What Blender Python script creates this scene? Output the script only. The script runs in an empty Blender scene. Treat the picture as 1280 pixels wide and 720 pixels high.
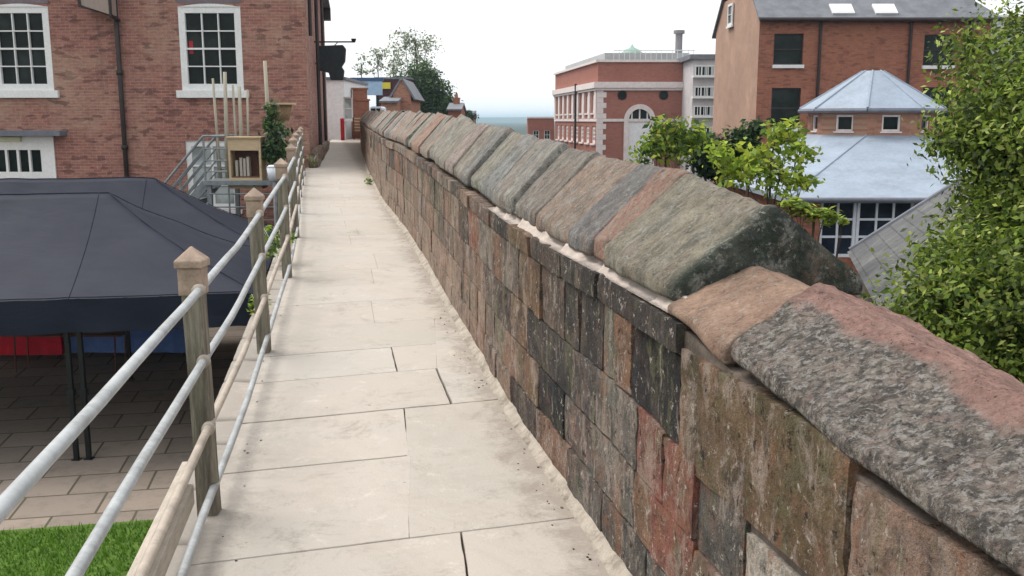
import bpy, math, random
import numpy as np
from mathutils import Vector, noise, Matrix
R=math.radians
random.seed(7)
sc=bpy.context.scene
COL=sc.collection

# ------------------------------------------------------------------ camera
FPX=1207.0; PITCH=math.atan(210/FPX); SP,CP=math.sin(PITCH),math.cos(PITCH)
cam=bpy.data.objects.new('camera',bpy.data.cameras.new('camera')); COL.objects.link(cam)
cam.data.lens=36*FPX/1280; cam.data.sensor_width=36; cam.data.clip_end=20000; cam.data.clip_start=.05
cam.location=(0,0,0); cam.rotation_euler=(R(90)-PITCH,0,0)
sc.camera=cam
def at(u,v,Y):
    "world point at distance Y seen in the photograph's direction (u,v)"
    x=(u-640)/FPX; y=(360-v)/FPX; d=CP+y*SP; t=Y/d
    return Vector((x*t,Y,(-SP+y*CP)*t))

# ------------------------------------------------------------------ helpers
def lerp(tab,s):
    if s<=tab[0][0]:
        (a,b),(c,d)=tab[0],tab[1]; return b+(d-b)*(s-a)/(c-a)
    for (a,b),(c,d) in zip(tab,tab[1:]):
        if s<=c: return b+(d-b)*(s-a)/(c-a)
    (a,b),(c,d)=tab[-2],tab[-1]; return b+(d-b)*(s-a)/(c-a)
def tag(o,label=None,cat=None,group=None,kind=None):
    for k,v in (('label',label),('category',cat),('group',group),('kind',kind)):
        if v: o[k]=v
    return o
def empty(name,loc,label,cat,group=None):
    o=bpy.data.objects.new(name,None); COL.objects.link(o); o.location=loc; o.empty_display_size=.3
    return tag(o,label,cat,group)
class MB:
    def __init__(s): s.v=[];s.f=[];s.c=[];s.col=(1,1,1)
    def add(s,vs,fs,col=None):
        n=len(s.v); s.v+= [tuple(p) for p in vs]; s.f+=[tuple(i+n for i in f) for f in fs]
        s.c+=[col or s.col]*len(vs)
    def box(s,lo,hi,col=None):
        x0,y0,z0=lo;x1,y1,z1=hi
        s.add([(x0,y0,z0),(x1,y0,z0),(x1,y1,z0),(x0,y1,z0),(x0,y0,z1),(x1,y0,z1),(x1,y1,z1),(x0,y1,z1)],
              [(0,3,2,1),(4,5,6,7),(0,1,5,4),(1,2,6,5),(2,3,7,6),(3,0,4,7)],col)
    def obox(s,o,u,w,d,lo,hi,col=None):
        "box in frame o,u,w,d"
        o=Vector(o)
        P=[]
        for c in range(2):
            for b,a in ((0,0),(0,1),(1,1),(1,0)):
                P.append(o+Vector(u)*(hi[0] if a else lo[0])+Vector(w)*(hi[1] if b else lo[1])+Vector(d)*(hi[2] if c else lo[2]))
        s.add(P,[(0,3,2,1),(4,5,6,7),(0,1,5,4),(1,2,6,5),(2,3,7,6),(3,0,4,7)],col)
    def prism(s,poly,z0,z1,col=None):
        n=len(poly)
        s.add([(x,y,z0) for x,y in poly]+[(x,y,z1) for x,y in poly],
              [tuple(range(n-1,-1,-1)),tuple(range(n,2*n))]+[(i,(i+1)%n,(i+1)%n+n,i+n) for i in range(n)],col)
    def tube(s,pts,rad,n=10,col=None,cap=True):
        pts=[Vector(p) for p in pts]
        rad=rad if isinstance(rad,(list,tuple)) else [rad]*len(pts)
        vs=[];fs=[]
        ref=None
        for i,p in enumerate(pts):
            t=(pts[min(i+1,len(pts)-1)]-pts[max(i-1,0)]).normalized()
            if ref is None:
                ref=Vector((0,0,1)) if abs(t.z)<.9 else Vector((1,0,0))
            a=t.cross(ref).normalized(); b=t.cross(a).normalized(); 
            for k in range(n):
                th=2*math.pi*k/n
                vs.append(p+(a*math.cos(th)+b*math.sin(th))*rad[i])
        for i in range(len(pts)-1):
            for k in range(n):
                fs.append((i*n+k,i*n+(k+1)%n,(i+1)*n+(k+1)%n,(i+1)*n+k))
        if cap:
            fs.append(tuple(range(n))[::-1]); fs.append(tuple((len(pts)-1)*n+k for k in range(n)))
        s.add(vs,fs,col)
    def build(s,name,mat,parent=None,smooth=False,bevel=0,sharp=0):
        me=bpy.data.meshes.new(name); me.from_pydata(s.v,[],s.f); me.update()
        me.materials.append(mat)
        ca=me.color_attributes.new('Col','FLOAT_COLOR','POINT')
        a=np.ones((len(s.v),4),'f'); a[:,:3]=np.array(s.c,'f').reshape(-1,3); ca.data.foreach_set('color',a.ravel())
        if smooth: me.polygons.foreach_set('use_smooth',[True]*len(me.polygons))
        if sharp: me.set_sharp_from_angle(angle=R(sharp))
        o=bpy.data.objects.new(name,me); COL.objects.link(o)
        if parent:
            o.parent=parent
            me.transform(Matrix.Translation(-parent_world(parent)))
        if bevel:
            b=o.modifiers.new('bevel','BEVEL'); b.width=bevel; b.segments=2; b.limit_method='ANGLE'
        return o
def parent_world(o):
    v=Vector((0,0,0))
    while o: v+=o.location; o=o.parent
    return v

# ------------------------------------------------------------------ materials
def newmat(name):
    m=bpy.data.materials.new(name); m.use_nodes=True
    nt=m.node_tree; nt.nodes.clear()
    return m,nt
def N(nt,t,**k):
    n=nt.nodes.new(t)
    ins=k.pop('ins',{})
    for a,b in k.items(): setattr(n,a,b)
    for a,b in ins.items():
        if isinstance(b,bpy.types.NodeSocket): nt.links.new(b,n.inputs[a])
        else: n.inputs[a].default_value=b
    return n
def coords(nt,scale=(1,1,1)):
    g=N(nt,'ShaderNodeNewGeometry')
    mp=N(nt,'ShaderNodeMapping',ins={'Vector':g.outputs['Position'],'Scale':scale})
    return mp.outputs[0]
def noi(nt,vec,scale,detail=4,rough=.6,dist=0):
    return N(nt,'ShaderNodeTexNoise',ins={'Vector':vec,'Scale':scale,'Detail':detail,'Roughness':rough,'Distortion':dist}).outputs[0]
def ramp(nt,fac,stops,interp='LINEAR'):
    r=N(nt,'ShaderNodeValToRGB',ins={'Fac':fac}); r.color_ramp.interpolation=interp
    while len(r.color_ramp.elements)<len(stops): r.color_ramp.elements.new(.5)
    for e,(p,c) in zip(r.color_ramp.elements,stops):
        e.position=p; e.color=(c,c,c,1) if isinstance(c,(int,float)) else (*c,1)
    return r.outputs[0]
def mixc(nt,fac,a,b,mode='MIX'):
    m=N(nt,'ShaderNodeMix',data_type='RGBA',blend_type=mode)
    for i,v in ((0,fac),(6,a),(7,b)):
        if isinstance(v,bpy.types.NodeSocket): nt.links.new(v,m.inputs[i])
        elif i==0: m.inputs[0].default_value=v
        else: m.inputs[i].default_value=(*v,1)
    return m.outputs[2]
def finish(nt,color,rough=.8,height=None,bump=.3,dist=.02,spec=.3,metal=0,transl=0):
    p=N(nt,'ShaderNodeBsdfPrincipled',ins={'Roughness':rough,'Metallic':metal,'Specular IOR Level':spec})
    if isinstance(color,bpy.types.NodeSocket): nt.links.new(color,p.inputs['Base Color'])
    else: p.inputs['Base Color'].default_value=(*color,1)
    if height is not None:
        b=N(nt,'ShaderNodeBump',ins={'Height':height,'Strength':bump,'Distance':dist})
        nt.links.new(b.outputs[0],p.inputs['Normal'])
    out=N(nt,'ShaderNodeOutputMaterial')
    if transl:
        t=N(nt,'ShaderNodeBsdfTranslucent')
        if isinstance(color,bpy.types.NodeSocket): nt.links.new(color,t.inputs[0])
        mx=N(nt,'ShaderNodeMixShader',ins={0:transl})
        nt.links.new(p.outputs[0],mx.inputs[1]); nt.links.new(t.outputs[0],mx.inputs[2]); nt.links.new(mx.outputs[0],out.inputs[0])
    else: nt.links.new(p.outputs[0],out.inputs[0])
def plain(name,col,rough=.6,var=.25,scale=6,bump=.15,spec=.3,metal=0,stretch=(1,1,1),grime=0):
    m,nt=newmat(name); v=coords(nt,stretch)
    n=noi(nt,v,scale,6,.65); n2=noi(nt,v,scale*7,3,.6)
    c=mixc(nt,ramp(nt,n,[(.3,0),(.7,1)]),tuple(x*(1-var) for x in col),tuple(min(1,x*(1+var)) for x in col))
    c=mixc(nt,ramp(nt,n2,[(.35,.0),(.75,.35)]),c,tuple(x*.6 for x in col))
    if grime:
        g=noi(nt,v,scale*.6,8,.75)
        c=mixc(nt,ramp(nt,g,[(.5,0),(.62,grime)]),c,(.07,.06,.045))
    finish(nt,c,rough,n2,bump,.01,spec,metal); return m
def attr(nt): return N(nt,'ShaderNodeVertexColor',layer_name='Col').outputs[0]

def stone_mat(name,kind='wall',warm=(.23,.13,.10),lichen=.7):
    m,nt=newmat(name); v=coords(nt); c=attr(nt)
    lum=N(nt,'ShaderNodeRGBToBW',ins={0:c}).outputs[0]; lf=ramp(nt,lum,[(.05,.15),(.13,1)])
    def lay(c,scl,n_scale,lo,hi,amt,col,detail=9,rough=.8,dist=.3,seed=0,keep=False):
        vv=N(nt,'ShaderNodeMapping',ins={'Vector':coords(nt,scl),'Location':(seed*3.7,seed*1.9,seed*5.3)}).outputs[0]
        fac=ramp(nt,noi(nt,vv,n_scale,detail,rough,dist),[(lo,0),(hi,amt)])
        if keep: fac=N(nt,'ShaderNodeMath',operation='MULTIPLY',ins={0:fac,1:lf}).outputs[0]
        return mixc(nt,fac,c,col)
    mid=noi(nt,v,9,10,.78,.2); fine=noi(nt,v,85,4,.75)
    c=mixc(nt,ramp(nt,mid,[(.3,0),(.72,1)]),mixc(nt,1,c,(.42,)*3,'MULTIPLY'),mixc(nt,1,c,(1.65,)*3,'MULTIPLY'))
    if kind=='wall':
        c=lay(c,(1,1,1),1.7,.50,.62,.45,warm,seed=1,keep=True)
        c=lay(c,(1,1,1),3.1,.52,.62,.4,(.25,.21,.20),seed=2,keep=True)
        c=lay(c,(2,2,1.3),2.2,.50,.60,.72,(.055,.050,.048),seed=3)
        c=lay(c,(1,1,.8),5.5,.53,.60,.72,(.44,.36,.31),seed=4,keep=True)
        c=lay(c,(2,2,1.1),2.4,.54,.60,.6,(.33,.17,.10),detail=7,seed=12,keep=True)
        c=lay(c,(2.5,2.5,1.1),2.4,.55,.62,.6,(.17,.17,.09),detail=7,seed=13)
        c=lay(c,(3.2,3.2,1.2),1.8,.53,.60,.6,(.42,.34,.28),detail=7,seed=11,keep=True)
        c=lay(c,(6,6,1.3),1.9,.58,.65,.75,(.44,.38,.32),detail=6,seed=5)
        c=lay(c,(1,1,1),2.4,.56,.66,.55,(.12,.125,.07),seed=6)
        c=lay(c,(1,1,1),4.2,.60,.66,.6,(.30,.115,.085),seed=7)
        c=lay(c,(1,1,1),26,.60,.65,.8,(.58,.53,.46),detail=4,seed=8)
        c=lay(c,(1,1,1),16,.59,.64,.85,(.03,.027,.026),detail=5,seed=9)
    elif kind=='coping':
        c=lay(c,(1,1,1),3.1,.51,.62,.55,warm,seed=1)
        c=lay(c,(1.2,6,2.2),3.0,.49,.60,.6*lichen+.1,(.11,.115,.11),seed=3)
        c=lay(c,(1,1,1),5,.51,.61,lichen*.55,(.28,.285,.235),seed=4)
        c=lay(c,(1,1,1),11,.52,.60,lichen*.8,(.42,.41,.37),seed=5)
        c=lay(c,(1,1,1),17,.56,.62,lichen*.9,(.065,.07,.07),seed=6)
        c=lay(c,(1,1,1),40,.60,.66,.6,(.50,.48,.42),detail=3,seed=7)
        c=lay(c,(1,9,2.5),6,.60,.66,.6,(.05,.045,.04),detail=5,seed=8)
    else:
        sc_=N(nt,'ShaderNodeSeparateColor',ins={0:attr(nt)}); rb=N(nt,'ShaderNodeMath',operation='SUBTRACT',ins={0:sc_.outputs[0],1:sc_.outputs[2]}).outputs[0]
        lf=ramp(nt,rb,[(.11,1),(.2,.18)])
        c=lay(c,(1,1,1),5,.48,.58,.4,(.22,.20,.21),seed=2,keep=True)
        c=lay(c,(1,1.2,1),36,.46,.55,.75,(.075,.071,.068),detail=6,rough=.75,seed=3,keep=True)
        c=lay(c,(1,1.2,1),47,.52,.59,.75,(.56,.53,.49),detail=5,rough=.75,seed=4,keep=True)
        c=lay(c,(1,1,1),14,.55,.62,.5,(.40,.27,.23),detail=6,seed=5)
        c=lay(c,(1,1,1),8,.57,.64,.45,(.20,.19,.13),detail=8,seed=6,keep=True)
        c=lay(c,(1,1,1),45,.60,.66,.7,(.035,.033,.032),detail=3,seed=8)
    c=mixc(nt,ramp(nt,fine,[(.32,.45),(.48,0)]),c,(.045,.038,.035))
    k=noi(nt,v,30,6,.75)
    h=N(nt,'ShaderNodeMath',operation='ADD',ins={0:N(nt,'ShaderNodeMath',operation='ADD',ins={0:mid,1:fine}).outputs[0],1:k}).outputs[0]
    finish(nt,c,.92,h,1.0,{'wall':.018,'coping':.020,'pit':.035}[kind],.12); return m

def brick_mat(name,c1,c2,mortar,soot=.4,stain=(.36,.27,.19),scale=1.0,patch=.5,bump=.6):
    m,nt=newmat(name)
    g=N(nt,'ShaderNodeNewGeometry'); s=N(nt,'ShaderNodeSeparateXYZ',ins={0:g.outputs['Position']})
    u=N(nt,'ShaderNodeMath',operation='ADD',ins={0:s.outputs[0],1:s.outputs[1]}).outputs[0]
    cv=N(nt,'ShaderNodeCombineXYZ',ins={0:u,1:s.outputs[2]}).outputs[0]
    b=N(nt,'ShaderNodeTexBrick',offset=.5,ins={'Vector':cv,'Color1':(*c1,1),'Color2':(*c2,1),'Mortar':(*mortar,1),'Scale':1/scale,
        'Mortar Size':.008,'Mortar Smooth':.4,'Bias':-.1,'Brick Width':.225,'Row Height':.075})
    v=g.outputs['Position']
    n1=noi(nt,v,.55,6,.7,.5); n2=noi(nt,v,3.2,8,.75); n3=noi(nt,v,12,3,.6)
    c=b.outputs[0]
    c=mixc(nt,ramp(nt,n1,[(.45,0),(.65,patch)]),c,stain)
    # single dark, burnt bricks: stretched cells
    vn=N(nt,'ShaderNodeTexVoronoi',ins={'Vector':N(nt,'ShaderNodeMapping',ins={'Vector':cv,'Scale':(4.4,13.3,1)}).outputs[0],'Scale':1.0})
    rnd=N(nt,'ShaderNodeSeparateColor',ins={0:vn.outputs['Color']}).outputs[0]
    c=mixc(nt,ramp(nt,rnd,[(.82,0),(.9,soot)]),c,(.09,.05,.045))
    c=mixc(nt,ramp(nt,n2,[(.52,0),(.7,soot)]),c,tuple(x*.45 for x in c1))
    c=mixc(nt,ramp(nt,n3,[(.6,0),(.75,.4)]),c,tuple(min(1,x*1.5) for x in mortar))
    n4=noi(nt,N(nt,'ShaderNodeMapping',ins={'Vector':cv,'Scale':(1.6,9,1)}).outputs[0],1.6,8,.8,.2)
    c=mixc(nt,ramp(nt,n4,[(.50,0),(.64,.55*min(1,soot*1.6))]),c,tuple(x*.42 for x in c1))
    c=mixc(nt,ramp(nt,n4,[(.34,.4*min(1,soot*1.6)),(.44,0)]),c,tuple(min(1,x*1.25) for x in stain))
    n5=noi(nt,N(nt,'ShaderNodeMapping',ins={'Vector':cv,'Scale':(3,.35,1)}).outputs[0],.8,7,.75)
    c=mixc(nt,ramp(nt,n5,[(.55,0),(.68,soot*.7)]),c,(.10,.07,.06))
    h=N(nt,'ShaderNodeMath',operation='SUBTRACT',ins={0:n3,1:b.outputs[1]}).outputs[0]
    finish(nt,c,.9,h,bump,.01,.15); return m

def leaf_mat(name,transl=.35):
    m,nt=newmat(name); finish(nt,attr(nt),.5,None,spec=.3,transl=transl); return m

M={}
M['wall']=stone_mat('weathered_wall_stone','wall')
M['coping']=stone_mat('lichened_coping_stone','coping',(.36,.24,.18))
M['coping_pit']=stone_mat('pitted_coping_stone','pit')
M['coping_brown']=stone_mat('reddish_coping_stone','coping',(.40,.25,.19),.15)
M['mortar']=plain('lime_mortar',(.42,.37,.31),.95,.25,14,.6,grime=.5)
M['mortar_dark']=plain('joint_mortar',(.15,.12,.10),.95,.5,7,.8,grime=.7)
M['white_paint']=plain('white_gloss_paint',(.78,.79,.78),.45,.05,3,.05)
M['pipe']=plain('dark_brown_pipe_paint',(.035,.024,.024),.45,.3,5,.05)
M['galv']=plain('galvanised_tube',(.40,.42,.43),.55,.2,7,.04,.4,.25,grime=.3)
M['old_galv']=plain('dull_galvanised_steel',(.24,.27,.28),.55,.2,6,.1,.4,.3,grime=.4)
M['rusty']=plain('rust_stained_tube',(.44,.38,.32),.6,.16,5,.05,.3,.1,grime=.35)
M['wood']=plain('weathered_oak',(.25,.225,.18),.9,.55,4,1.0,.15,0,(9,9,.8),grime=.6)
M['cap']=plain('pinkish_cap_wood',(.36,.27,.21),.8,.3,14,.4,grime=.3)
M['plywood']=plain('pale_plywood',(.55,.42,.26),.7,.15,5,.2,stretch=(1,1,5))
M['brown_wood']=plain('stained_brown_wood',(.15,.07,.045),.7,.3,5,.2,stretch=(1,1,6))
M['pole']=plain('pale_timber_pole',(.40,.37,.29),.8,.2,5,.2,stretch=(4,4,.6))
M['black_steel']=plain('black_powder_coat',(.012,.013,.015),.4,.2,5,.05)
M['slate']=plain('slate_roofing',(.17,.18,.20),.6,.3,2,.3)
M['lead']=plain('pale_lead_roofing',(.29,.35,.43),.55,.12,1.6,.15,.35,.05,grime=.18)
M['render']=plain('pink_beige_render',(.42,.27,.20),.9,.2,.8,.2)
M['render_white']=plain('white_render',(.85,.86,.87),.9,.05,.8,.1)
M['stone_trim']=plain('pale_stone_trim',(.78,.70,.68),.8,.12,4,.1)
M['copper']=plain('verdigris_copper',(.28,.42,.36),.7,.15,3,.1)
M['grey_metal']=plain('dark_grey_board_paint',(.03,.038,.042),.5,.3,8,.15)
M['red_cloth']=plain('red_cloth',(.62,.02,.04),.8,.15,6,.2)
M['blue_cloth']=plain('blue_cloth',(.12,.20,.46),.8,.15,6,.2)
M['bark']=plain('tree_bark',(.09,.07,.05),.9,.4,8,.8,stretch=(3,3,.6))
M['leaf']=leaf_mat('green_leaves',.45)
M['lead_grey']=plain('lead_canopy',(.15,.16,.19),.6,.2,4,.15)
M['lintel']=plain('grey_purple_lintel',(.19,.155,.17),.85,.2,3,.2)
M['maroon']=plain('maroon_cladding',(.075,.025,.035),.7,.2,3,.1)
M['yellow']=plain('yellow_sign_paint',(.72,.62,.06),.6,.05,3,.02)
M['blue_panel']=plain('pale_blue_hoarding',(.36,.52,.70),.6,.15,.5,.02)
M['basket']=plain('wicker',(.24,.16,.09),.9,.35,30,.6)
M['red_paint']=plain('red_gloss_paint',(.42,.015,.03),.45,.1,3,.05)
M['white_plastic']=plain('white_plastic',(.70,.74,.80),.4,.04,3,.02)
M['brick_house']=brick_mat('orange_pink_brick',(.36,.16,.125),(.25,.105,.09),(.36,.26,.21),.6,(.42,.29,.215),patch=.7)
M['brick_red']=brick_mat('deep_red_brick',(.38,.145,.095),(.28,.105,.07),(.30,.18,.13),.4,(.34,.15,.09),patch=.6)
M['brick_rose']=brick_mat('rose_red_brick',(.40,.17,.13),(.35,.145,.11),(.36,.18,.14),.15,(.30,.11,.08),patch=.4)
M['brick_pale']=brick_mat('pale_pink_brick',(.44,.21,.14),(.34,.14,.09),(.36,.24,.17),.3,(.40,.24,.17),patch=.5)
def glass(name,col,rough=.12):
    m,nt=newmat(name); v=coords(nt); n=noi(nt,v,1.3,3,.5)
    c=mixc(nt,ramp(nt,n,[(.45,0),(.62,1)]),col,tuple(x*2+.004 for x in col))
    finish(nt,c,rough,n,.05,.05,.12); return m
M['glass']=glass('dark_window_glass',(.010,.014,.012))
M['glass_pale']=glass('pale_window_glass',(.22,.24,.24))
M['glass_blue']=glass('blue_black_glass',(.010,.014,.024))

def canvas():
    m,nt=newmat('navy_tent_canvas'); v=coords(nt)
    w=noi(nt,coords(nt,(.5,1.2,1)),2.2,5,.55,.3); f=noi(nt,v,30,3,.6)
    c=mixc(nt,ramp(nt,w,[(.3,0),(.7,1)]),(.010,.013,.028),(.016,.020,.037))
    finish(nt,c,.68,w,.4,.05,.22); return m
M['canvas']=canvas()
def slabmat():
    m,nt=newmat('flagstone'); v=coords(nt); c=attr(nt)
    a=noi(nt,v,1.4,6,.65,.3); b=noi(nt,v,8,8,.75,.2); f=noi(nt,v,60,4,.7)
    c=mixc(nt,ramp(nt,a,[(.35,0),(.68,.7)]),c,(.49,.435,.38))
    c=mixc(nt,ramp(nt,b,[(.56,0),(.74,.4)]),c,(.33,.31,.28))
    d=noi(nt,v,2.3,12,.88,.4)
    c=mixc(nt,ramp(nt,d,[(.54,0),(.62,.55)]),c,(.27,.24,.205))
    d2=noi(nt,coords(nt,(1,1,1)),.75,10,.8,.6)
    c=mixc(nt,ramp(nt,d2,[(.52,0),(.66,.5)]),c,(.36,.325,.28))
    d3=noi(nt,v,5.5,8,.85,.2)
    c=mixc(nt,ramp(nt,d3,[(.36,.5),(.43,0)]),c,(.62,.58,.52))
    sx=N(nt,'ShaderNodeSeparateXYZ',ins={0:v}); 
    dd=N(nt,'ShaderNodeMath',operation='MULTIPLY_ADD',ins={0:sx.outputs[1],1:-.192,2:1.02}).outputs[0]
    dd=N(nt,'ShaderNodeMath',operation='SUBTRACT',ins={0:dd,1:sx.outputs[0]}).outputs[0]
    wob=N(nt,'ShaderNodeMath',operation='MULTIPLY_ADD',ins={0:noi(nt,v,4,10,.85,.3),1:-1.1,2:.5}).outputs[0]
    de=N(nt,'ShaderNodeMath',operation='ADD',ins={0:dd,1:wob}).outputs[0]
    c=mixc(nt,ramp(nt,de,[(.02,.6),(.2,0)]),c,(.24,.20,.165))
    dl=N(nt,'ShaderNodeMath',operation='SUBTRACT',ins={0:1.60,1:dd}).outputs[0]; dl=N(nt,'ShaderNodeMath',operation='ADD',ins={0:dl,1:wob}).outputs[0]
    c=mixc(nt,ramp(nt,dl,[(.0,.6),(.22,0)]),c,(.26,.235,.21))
    e=noi(nt,v,13,4,.6)
    c=mixc(nt,ramp(nt,e,[(.70,0),(.74,.55)]),c,(.15,.12,.10))
    h=N(nt,'ShaderNodeMath',operation='ADD',ins={0:b,1:f}).outputs[0]
    finish(nt,c,.85,h,.35,.008,.2); return m
M['slab']=slabmat()
def yardmat():
    m,nt=newmat('yard_paving_slabs'); v=N(nt,'ShaderNodeMapping',ins={'Vector':N(nt,'ShaderNodeNewGeometry').outputs['Position'],'Rotation':(0,0,R(-10.7))}).outputs[0]
    b=N(nt,'ShaderNodeTexBrick',offset=.5,ins={'Vector':v,'Color1':(.29,.24,.20,1),'Color2':(.22,.185,.155,1),'Mortar':(.09,.08,.055,1),'Scale':1,'Mortar Size':.018,'Mortar Smooth':.3,'Brick Width':.95,'Row Height':.68})
    n=noi(nt,v,4,8,.75); 
    c=mixc(nt,ramp(nt,n,[(.5,0),(.72,.6)]),b.outputs[0],(.13,.115,.095))
    h=N(nt,'ShaderNodeMath',operation='SUBTRACT',ins={0:n,1:b.outputs[1]}).outputs[0]
    finish(nt,c,.85,h,.5,.01,.2); return m
M['yard']=yardmat()
M['grass']=plain('lawn_turf',(.08,.15,.02),.9,.35,5,.6)
M['terrain']=plain('field_green',(.035,.055,.04),.95,.4,.02,.2)
M['asphalt']=plain('worn_asphalt',(.06,.06,.058),.9,.25,2,.3)
M['hill']=plain('wooded_hill',(.045,.075,.045),.95,.3,.004,.1)

# ------------------------------------------------------------------ walkway line
GZ=[(0,-1.6),(5,-1.6),(9.6,-1.43),(12.5,-1.36),(22,-1.25),(40,-1.1),(64,-.92)]
FX=[(-1,1.22),(0,1.02),(3.7,.31),(5.5,-.06),(7.7,-.49),(11.3,-1.175),(16,-2.14),(23.5,-3.47),(35,-5.4),(45,-6.98),(54,-8.2),(62,-9.0)]
LX=[(-1,-.45),(3.78,-1.24),(6.5,-1.69),(8.9,-2.09),(11.3,-2.54),(16.2,-3.56),(22,-4.72),(26,-5.45),(35,-6.95),(48,-8.95),(62,-11)]
HT=[(.6,.88),(1.2,.89),(1.83,.91),(2.4,.97),(2.8,1.03),(60,1.03)]
def gz(s): return lerp(GZ,s)
def fx(s): return lerp(FX,s)
def lx(s): return lerp(LX,s)
NX,NY=.982,.187
def W(s,a,h): return Vector((fx(s)+a*NX,s+a*NY,gz(s)+h))
YARD=-4.6; LOW=-6.2

# ground sheets -------------------------------------------------------
g=MB(); g.add([(-6000,-3000,LOW),(6000,-3000,LOW),(6000,7000,LOW),(-6000,7000,LOW)],[(0,1,2,3)])
tag(g.build('terrain',M['terrain']),kind='structure')
g=MB(); g.prism([(1.6,-4),(40,-4),(40,60),(-5,60),(-2.0,12)],LOW+.004,LOW+.02)
tag(g.build('road',M['asphalt']),kind='structure')
g=MB(); g.prism([(-40,-6),(-.2,-6),(lx(20)+.3,20),(lx(50)+.3,50),(-40,50)],LOW,YARD)
tag(g.build('yard_ground',M['yard']),kind='structure')
g=MB()
def hilln(x): return 6+5*noise.noise((x*.0009,3.1,0))+4*noise.noise((x*.004,1.1,0))
xs=[-4200+i*120 for i in range(71)]
vs=[];
for x in xs:
    t=hilln(x); vs+=[(x,2500,LOW-1),(x,2800,t*.7),(x,3300,t+3),(x,4200,LOW-1)]
fs=[]
for i in range(len(xs)-1):
    for k in range(3): fs.append((i*4+k,(i+1)*4+k,(i+1)*4+k+1,i*4+k+1))
g.add(vs,fs); tag(g.build('hills',M['hill'],smooth=True),kind='structure')
# lawn: real blades over a turf base
lawn_poly_y=10.45
g=MB(); g.add([(-30,-5,YARD+.02),(-.4,-5,YARD+.02),(lx(9.9)-.05,lawn_poly_y+.5,YARD+.02),(-12,lawn_poly_y-1.3,YARD+.02),(-30,lawn_poly_y-4.7,YARD+.02)],[(0,1,2,3,4)])
tag(g.build('lawn_ground',M['grass']),kind='structure')
def grass(name,n,region,h,cols,label,cat,seed):
    rs=np.random.RandomState(seed)
    m=MB(); V=[];F=[];C=[]
    for i in range(n):
        x,y,z=region(rs)
        a=rs.rand()*6.28; hh=h*(.6+.8*rs.rand()); w=.006+.006*rs.rand(); lean=rs.randn(2)*hh*.4
        dx,dy=math.cos(a)*w,math.sin(a)*w; k=len(V)
        V+=[(x-dx,y-dy,z),(x+dx,y+dy,z),(x+lean[0],y+lean[1],z+hh)]; F.append((k,k+1,k+2))
        c=cols[rs.randint(len(cols))]; C+=[c]*3
    m.v=V;m.f=F;m.c=C
    o=m.build(name,M['leaf']); return tag(o,label,cat,kind='stuff')
def lawnreg(rs):
    while True:
        x=-8+rs.rand()*6.6; y=6.5+rs.rand()*4.2
        if y<lawn_poly_y+.42+(x+2.3)*.187 and x<lx(y)-.1: return x,y,YARD+.02
grass('lawn_grass',26000,lawnreg,.06,[(.10,.22,.02),(.14,.28,.03),(.07,.17,.02),(.17,.30,.05)],'short bright green lawn grass in the yard below the railing','grass',3)

# ------------------------------------------------------------------ walkway paving (structure)
base=MB()
ss=[-1+i*.8 for i in range(79)]
vs=[];fs=[]
for s in ss: vs+=[(lx(s)-.02,s-.0,gz(s)-.028),(fx(s)+.05,s,gz(s)-.028)]
for i in range(len(ss)-1): fs.append((2*i,2*i+1,2*i+3,2*i+2))
base.add(vs,fs,(.5,.5,.5))
tag(base.build('path_bed',plain('joint_soil',(.10,.085,.065),.95,.3,10,.5)),kind='structure')
slabs=MB(); rs=random.Random(11)
SK=.30
def pt(x,c): return (x,c+SK*x)
def slab(poly,gaps,col,dz):
    "poly: corners (x,c) ccw; gaps: half gap per edge"
    n=len(poly); P=[Vector(pt(*q)) for q in poly]
    # shift edges inwards
    out=[]
    def line(i):
        a,b=P[i],P[(i+1)%n]; d=(b-a).normalized(); nn=Vector((-d.y,d.x)); return a+nn*gaps[i],d
    C=[]
    for i in range(n):
        p,d=line(i-1); q,e=line(i)
        den=d.x*e.y-d.y*e.x; r=q-p; t=(r.x*e.y-r.y*e.x)/den; C.append(p+d*t)
    ring=[]
    for i in range(n):
        a,b=C[i],C[(i+1)%n]; L=(b-a).length; k=max(2,int(L/.07))
        for j in range(k):
            p=a+(b-a)*j/k; w=.004 if max(gaps)>.002 else .0004
            ring.append(Vector((p.x+w*noise.noise((p.x*9,p.y*9,i*3.3+dz*900)),p.y+w*noise.noise((p.x*9+40,p.y*9,dz*900)))))
    cen=sum(ring,Vector((0,0)))/len(ring); m=len(ring)
    top=[];mid=[];bot=[]
    for p in ring:
        q=p+(cen-p).normalized()*.0025
        z=gz(p.y)+dz; top.append((q.x,q.y,z+.001*noise.noise((p.x*4,p.y*4,7)))); mid.append((p.x,p.y,z-.003)); bot.append((p.x,p.y,z-.05))
    fs=[tuple(range(m))]
    for i in range(m):
        j=(i+1)%m; fs+=[(m+i,m+j,j,i),(2*m+i,2*m+j,m+j,m+i)]
    slabs.add(top+mid+bot,fs,col)
SC=[(.475,.44,.395),(.445,.415,.37),(.49,.455,.41),(.46,.425,.38),(.48,.455,.415)]
def xl(c): # left path edge as function of course coordinate
    x=-1.5
    for _ in range(8): x=lx(c+SK*x)
    return x
def xr(c):
    x=0
    for _ in range(8): x=fx(c+SK*x)
    return x+.02
f_=.0004; D=.006
def quad(c0,c1,a,b,g,col=None):
    "a,b: x or (x at c0, x at c1)"
    A=a if isinstance(a,tuple) else (a,a); B=b if isinstance(b,tuple) else (b,b)
    slab([(A[0],c0),(B[0],c0),(B[1],c1),(A[1],c1)],g,col or rs.choice(SC),rs.uniform(-.0006,.0006))
def LL(c0,c1): return (xl(c0)-.03,xl(c1)-.03)
def RR(c0,c1): return (xr(c0),xr(c1))
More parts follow.
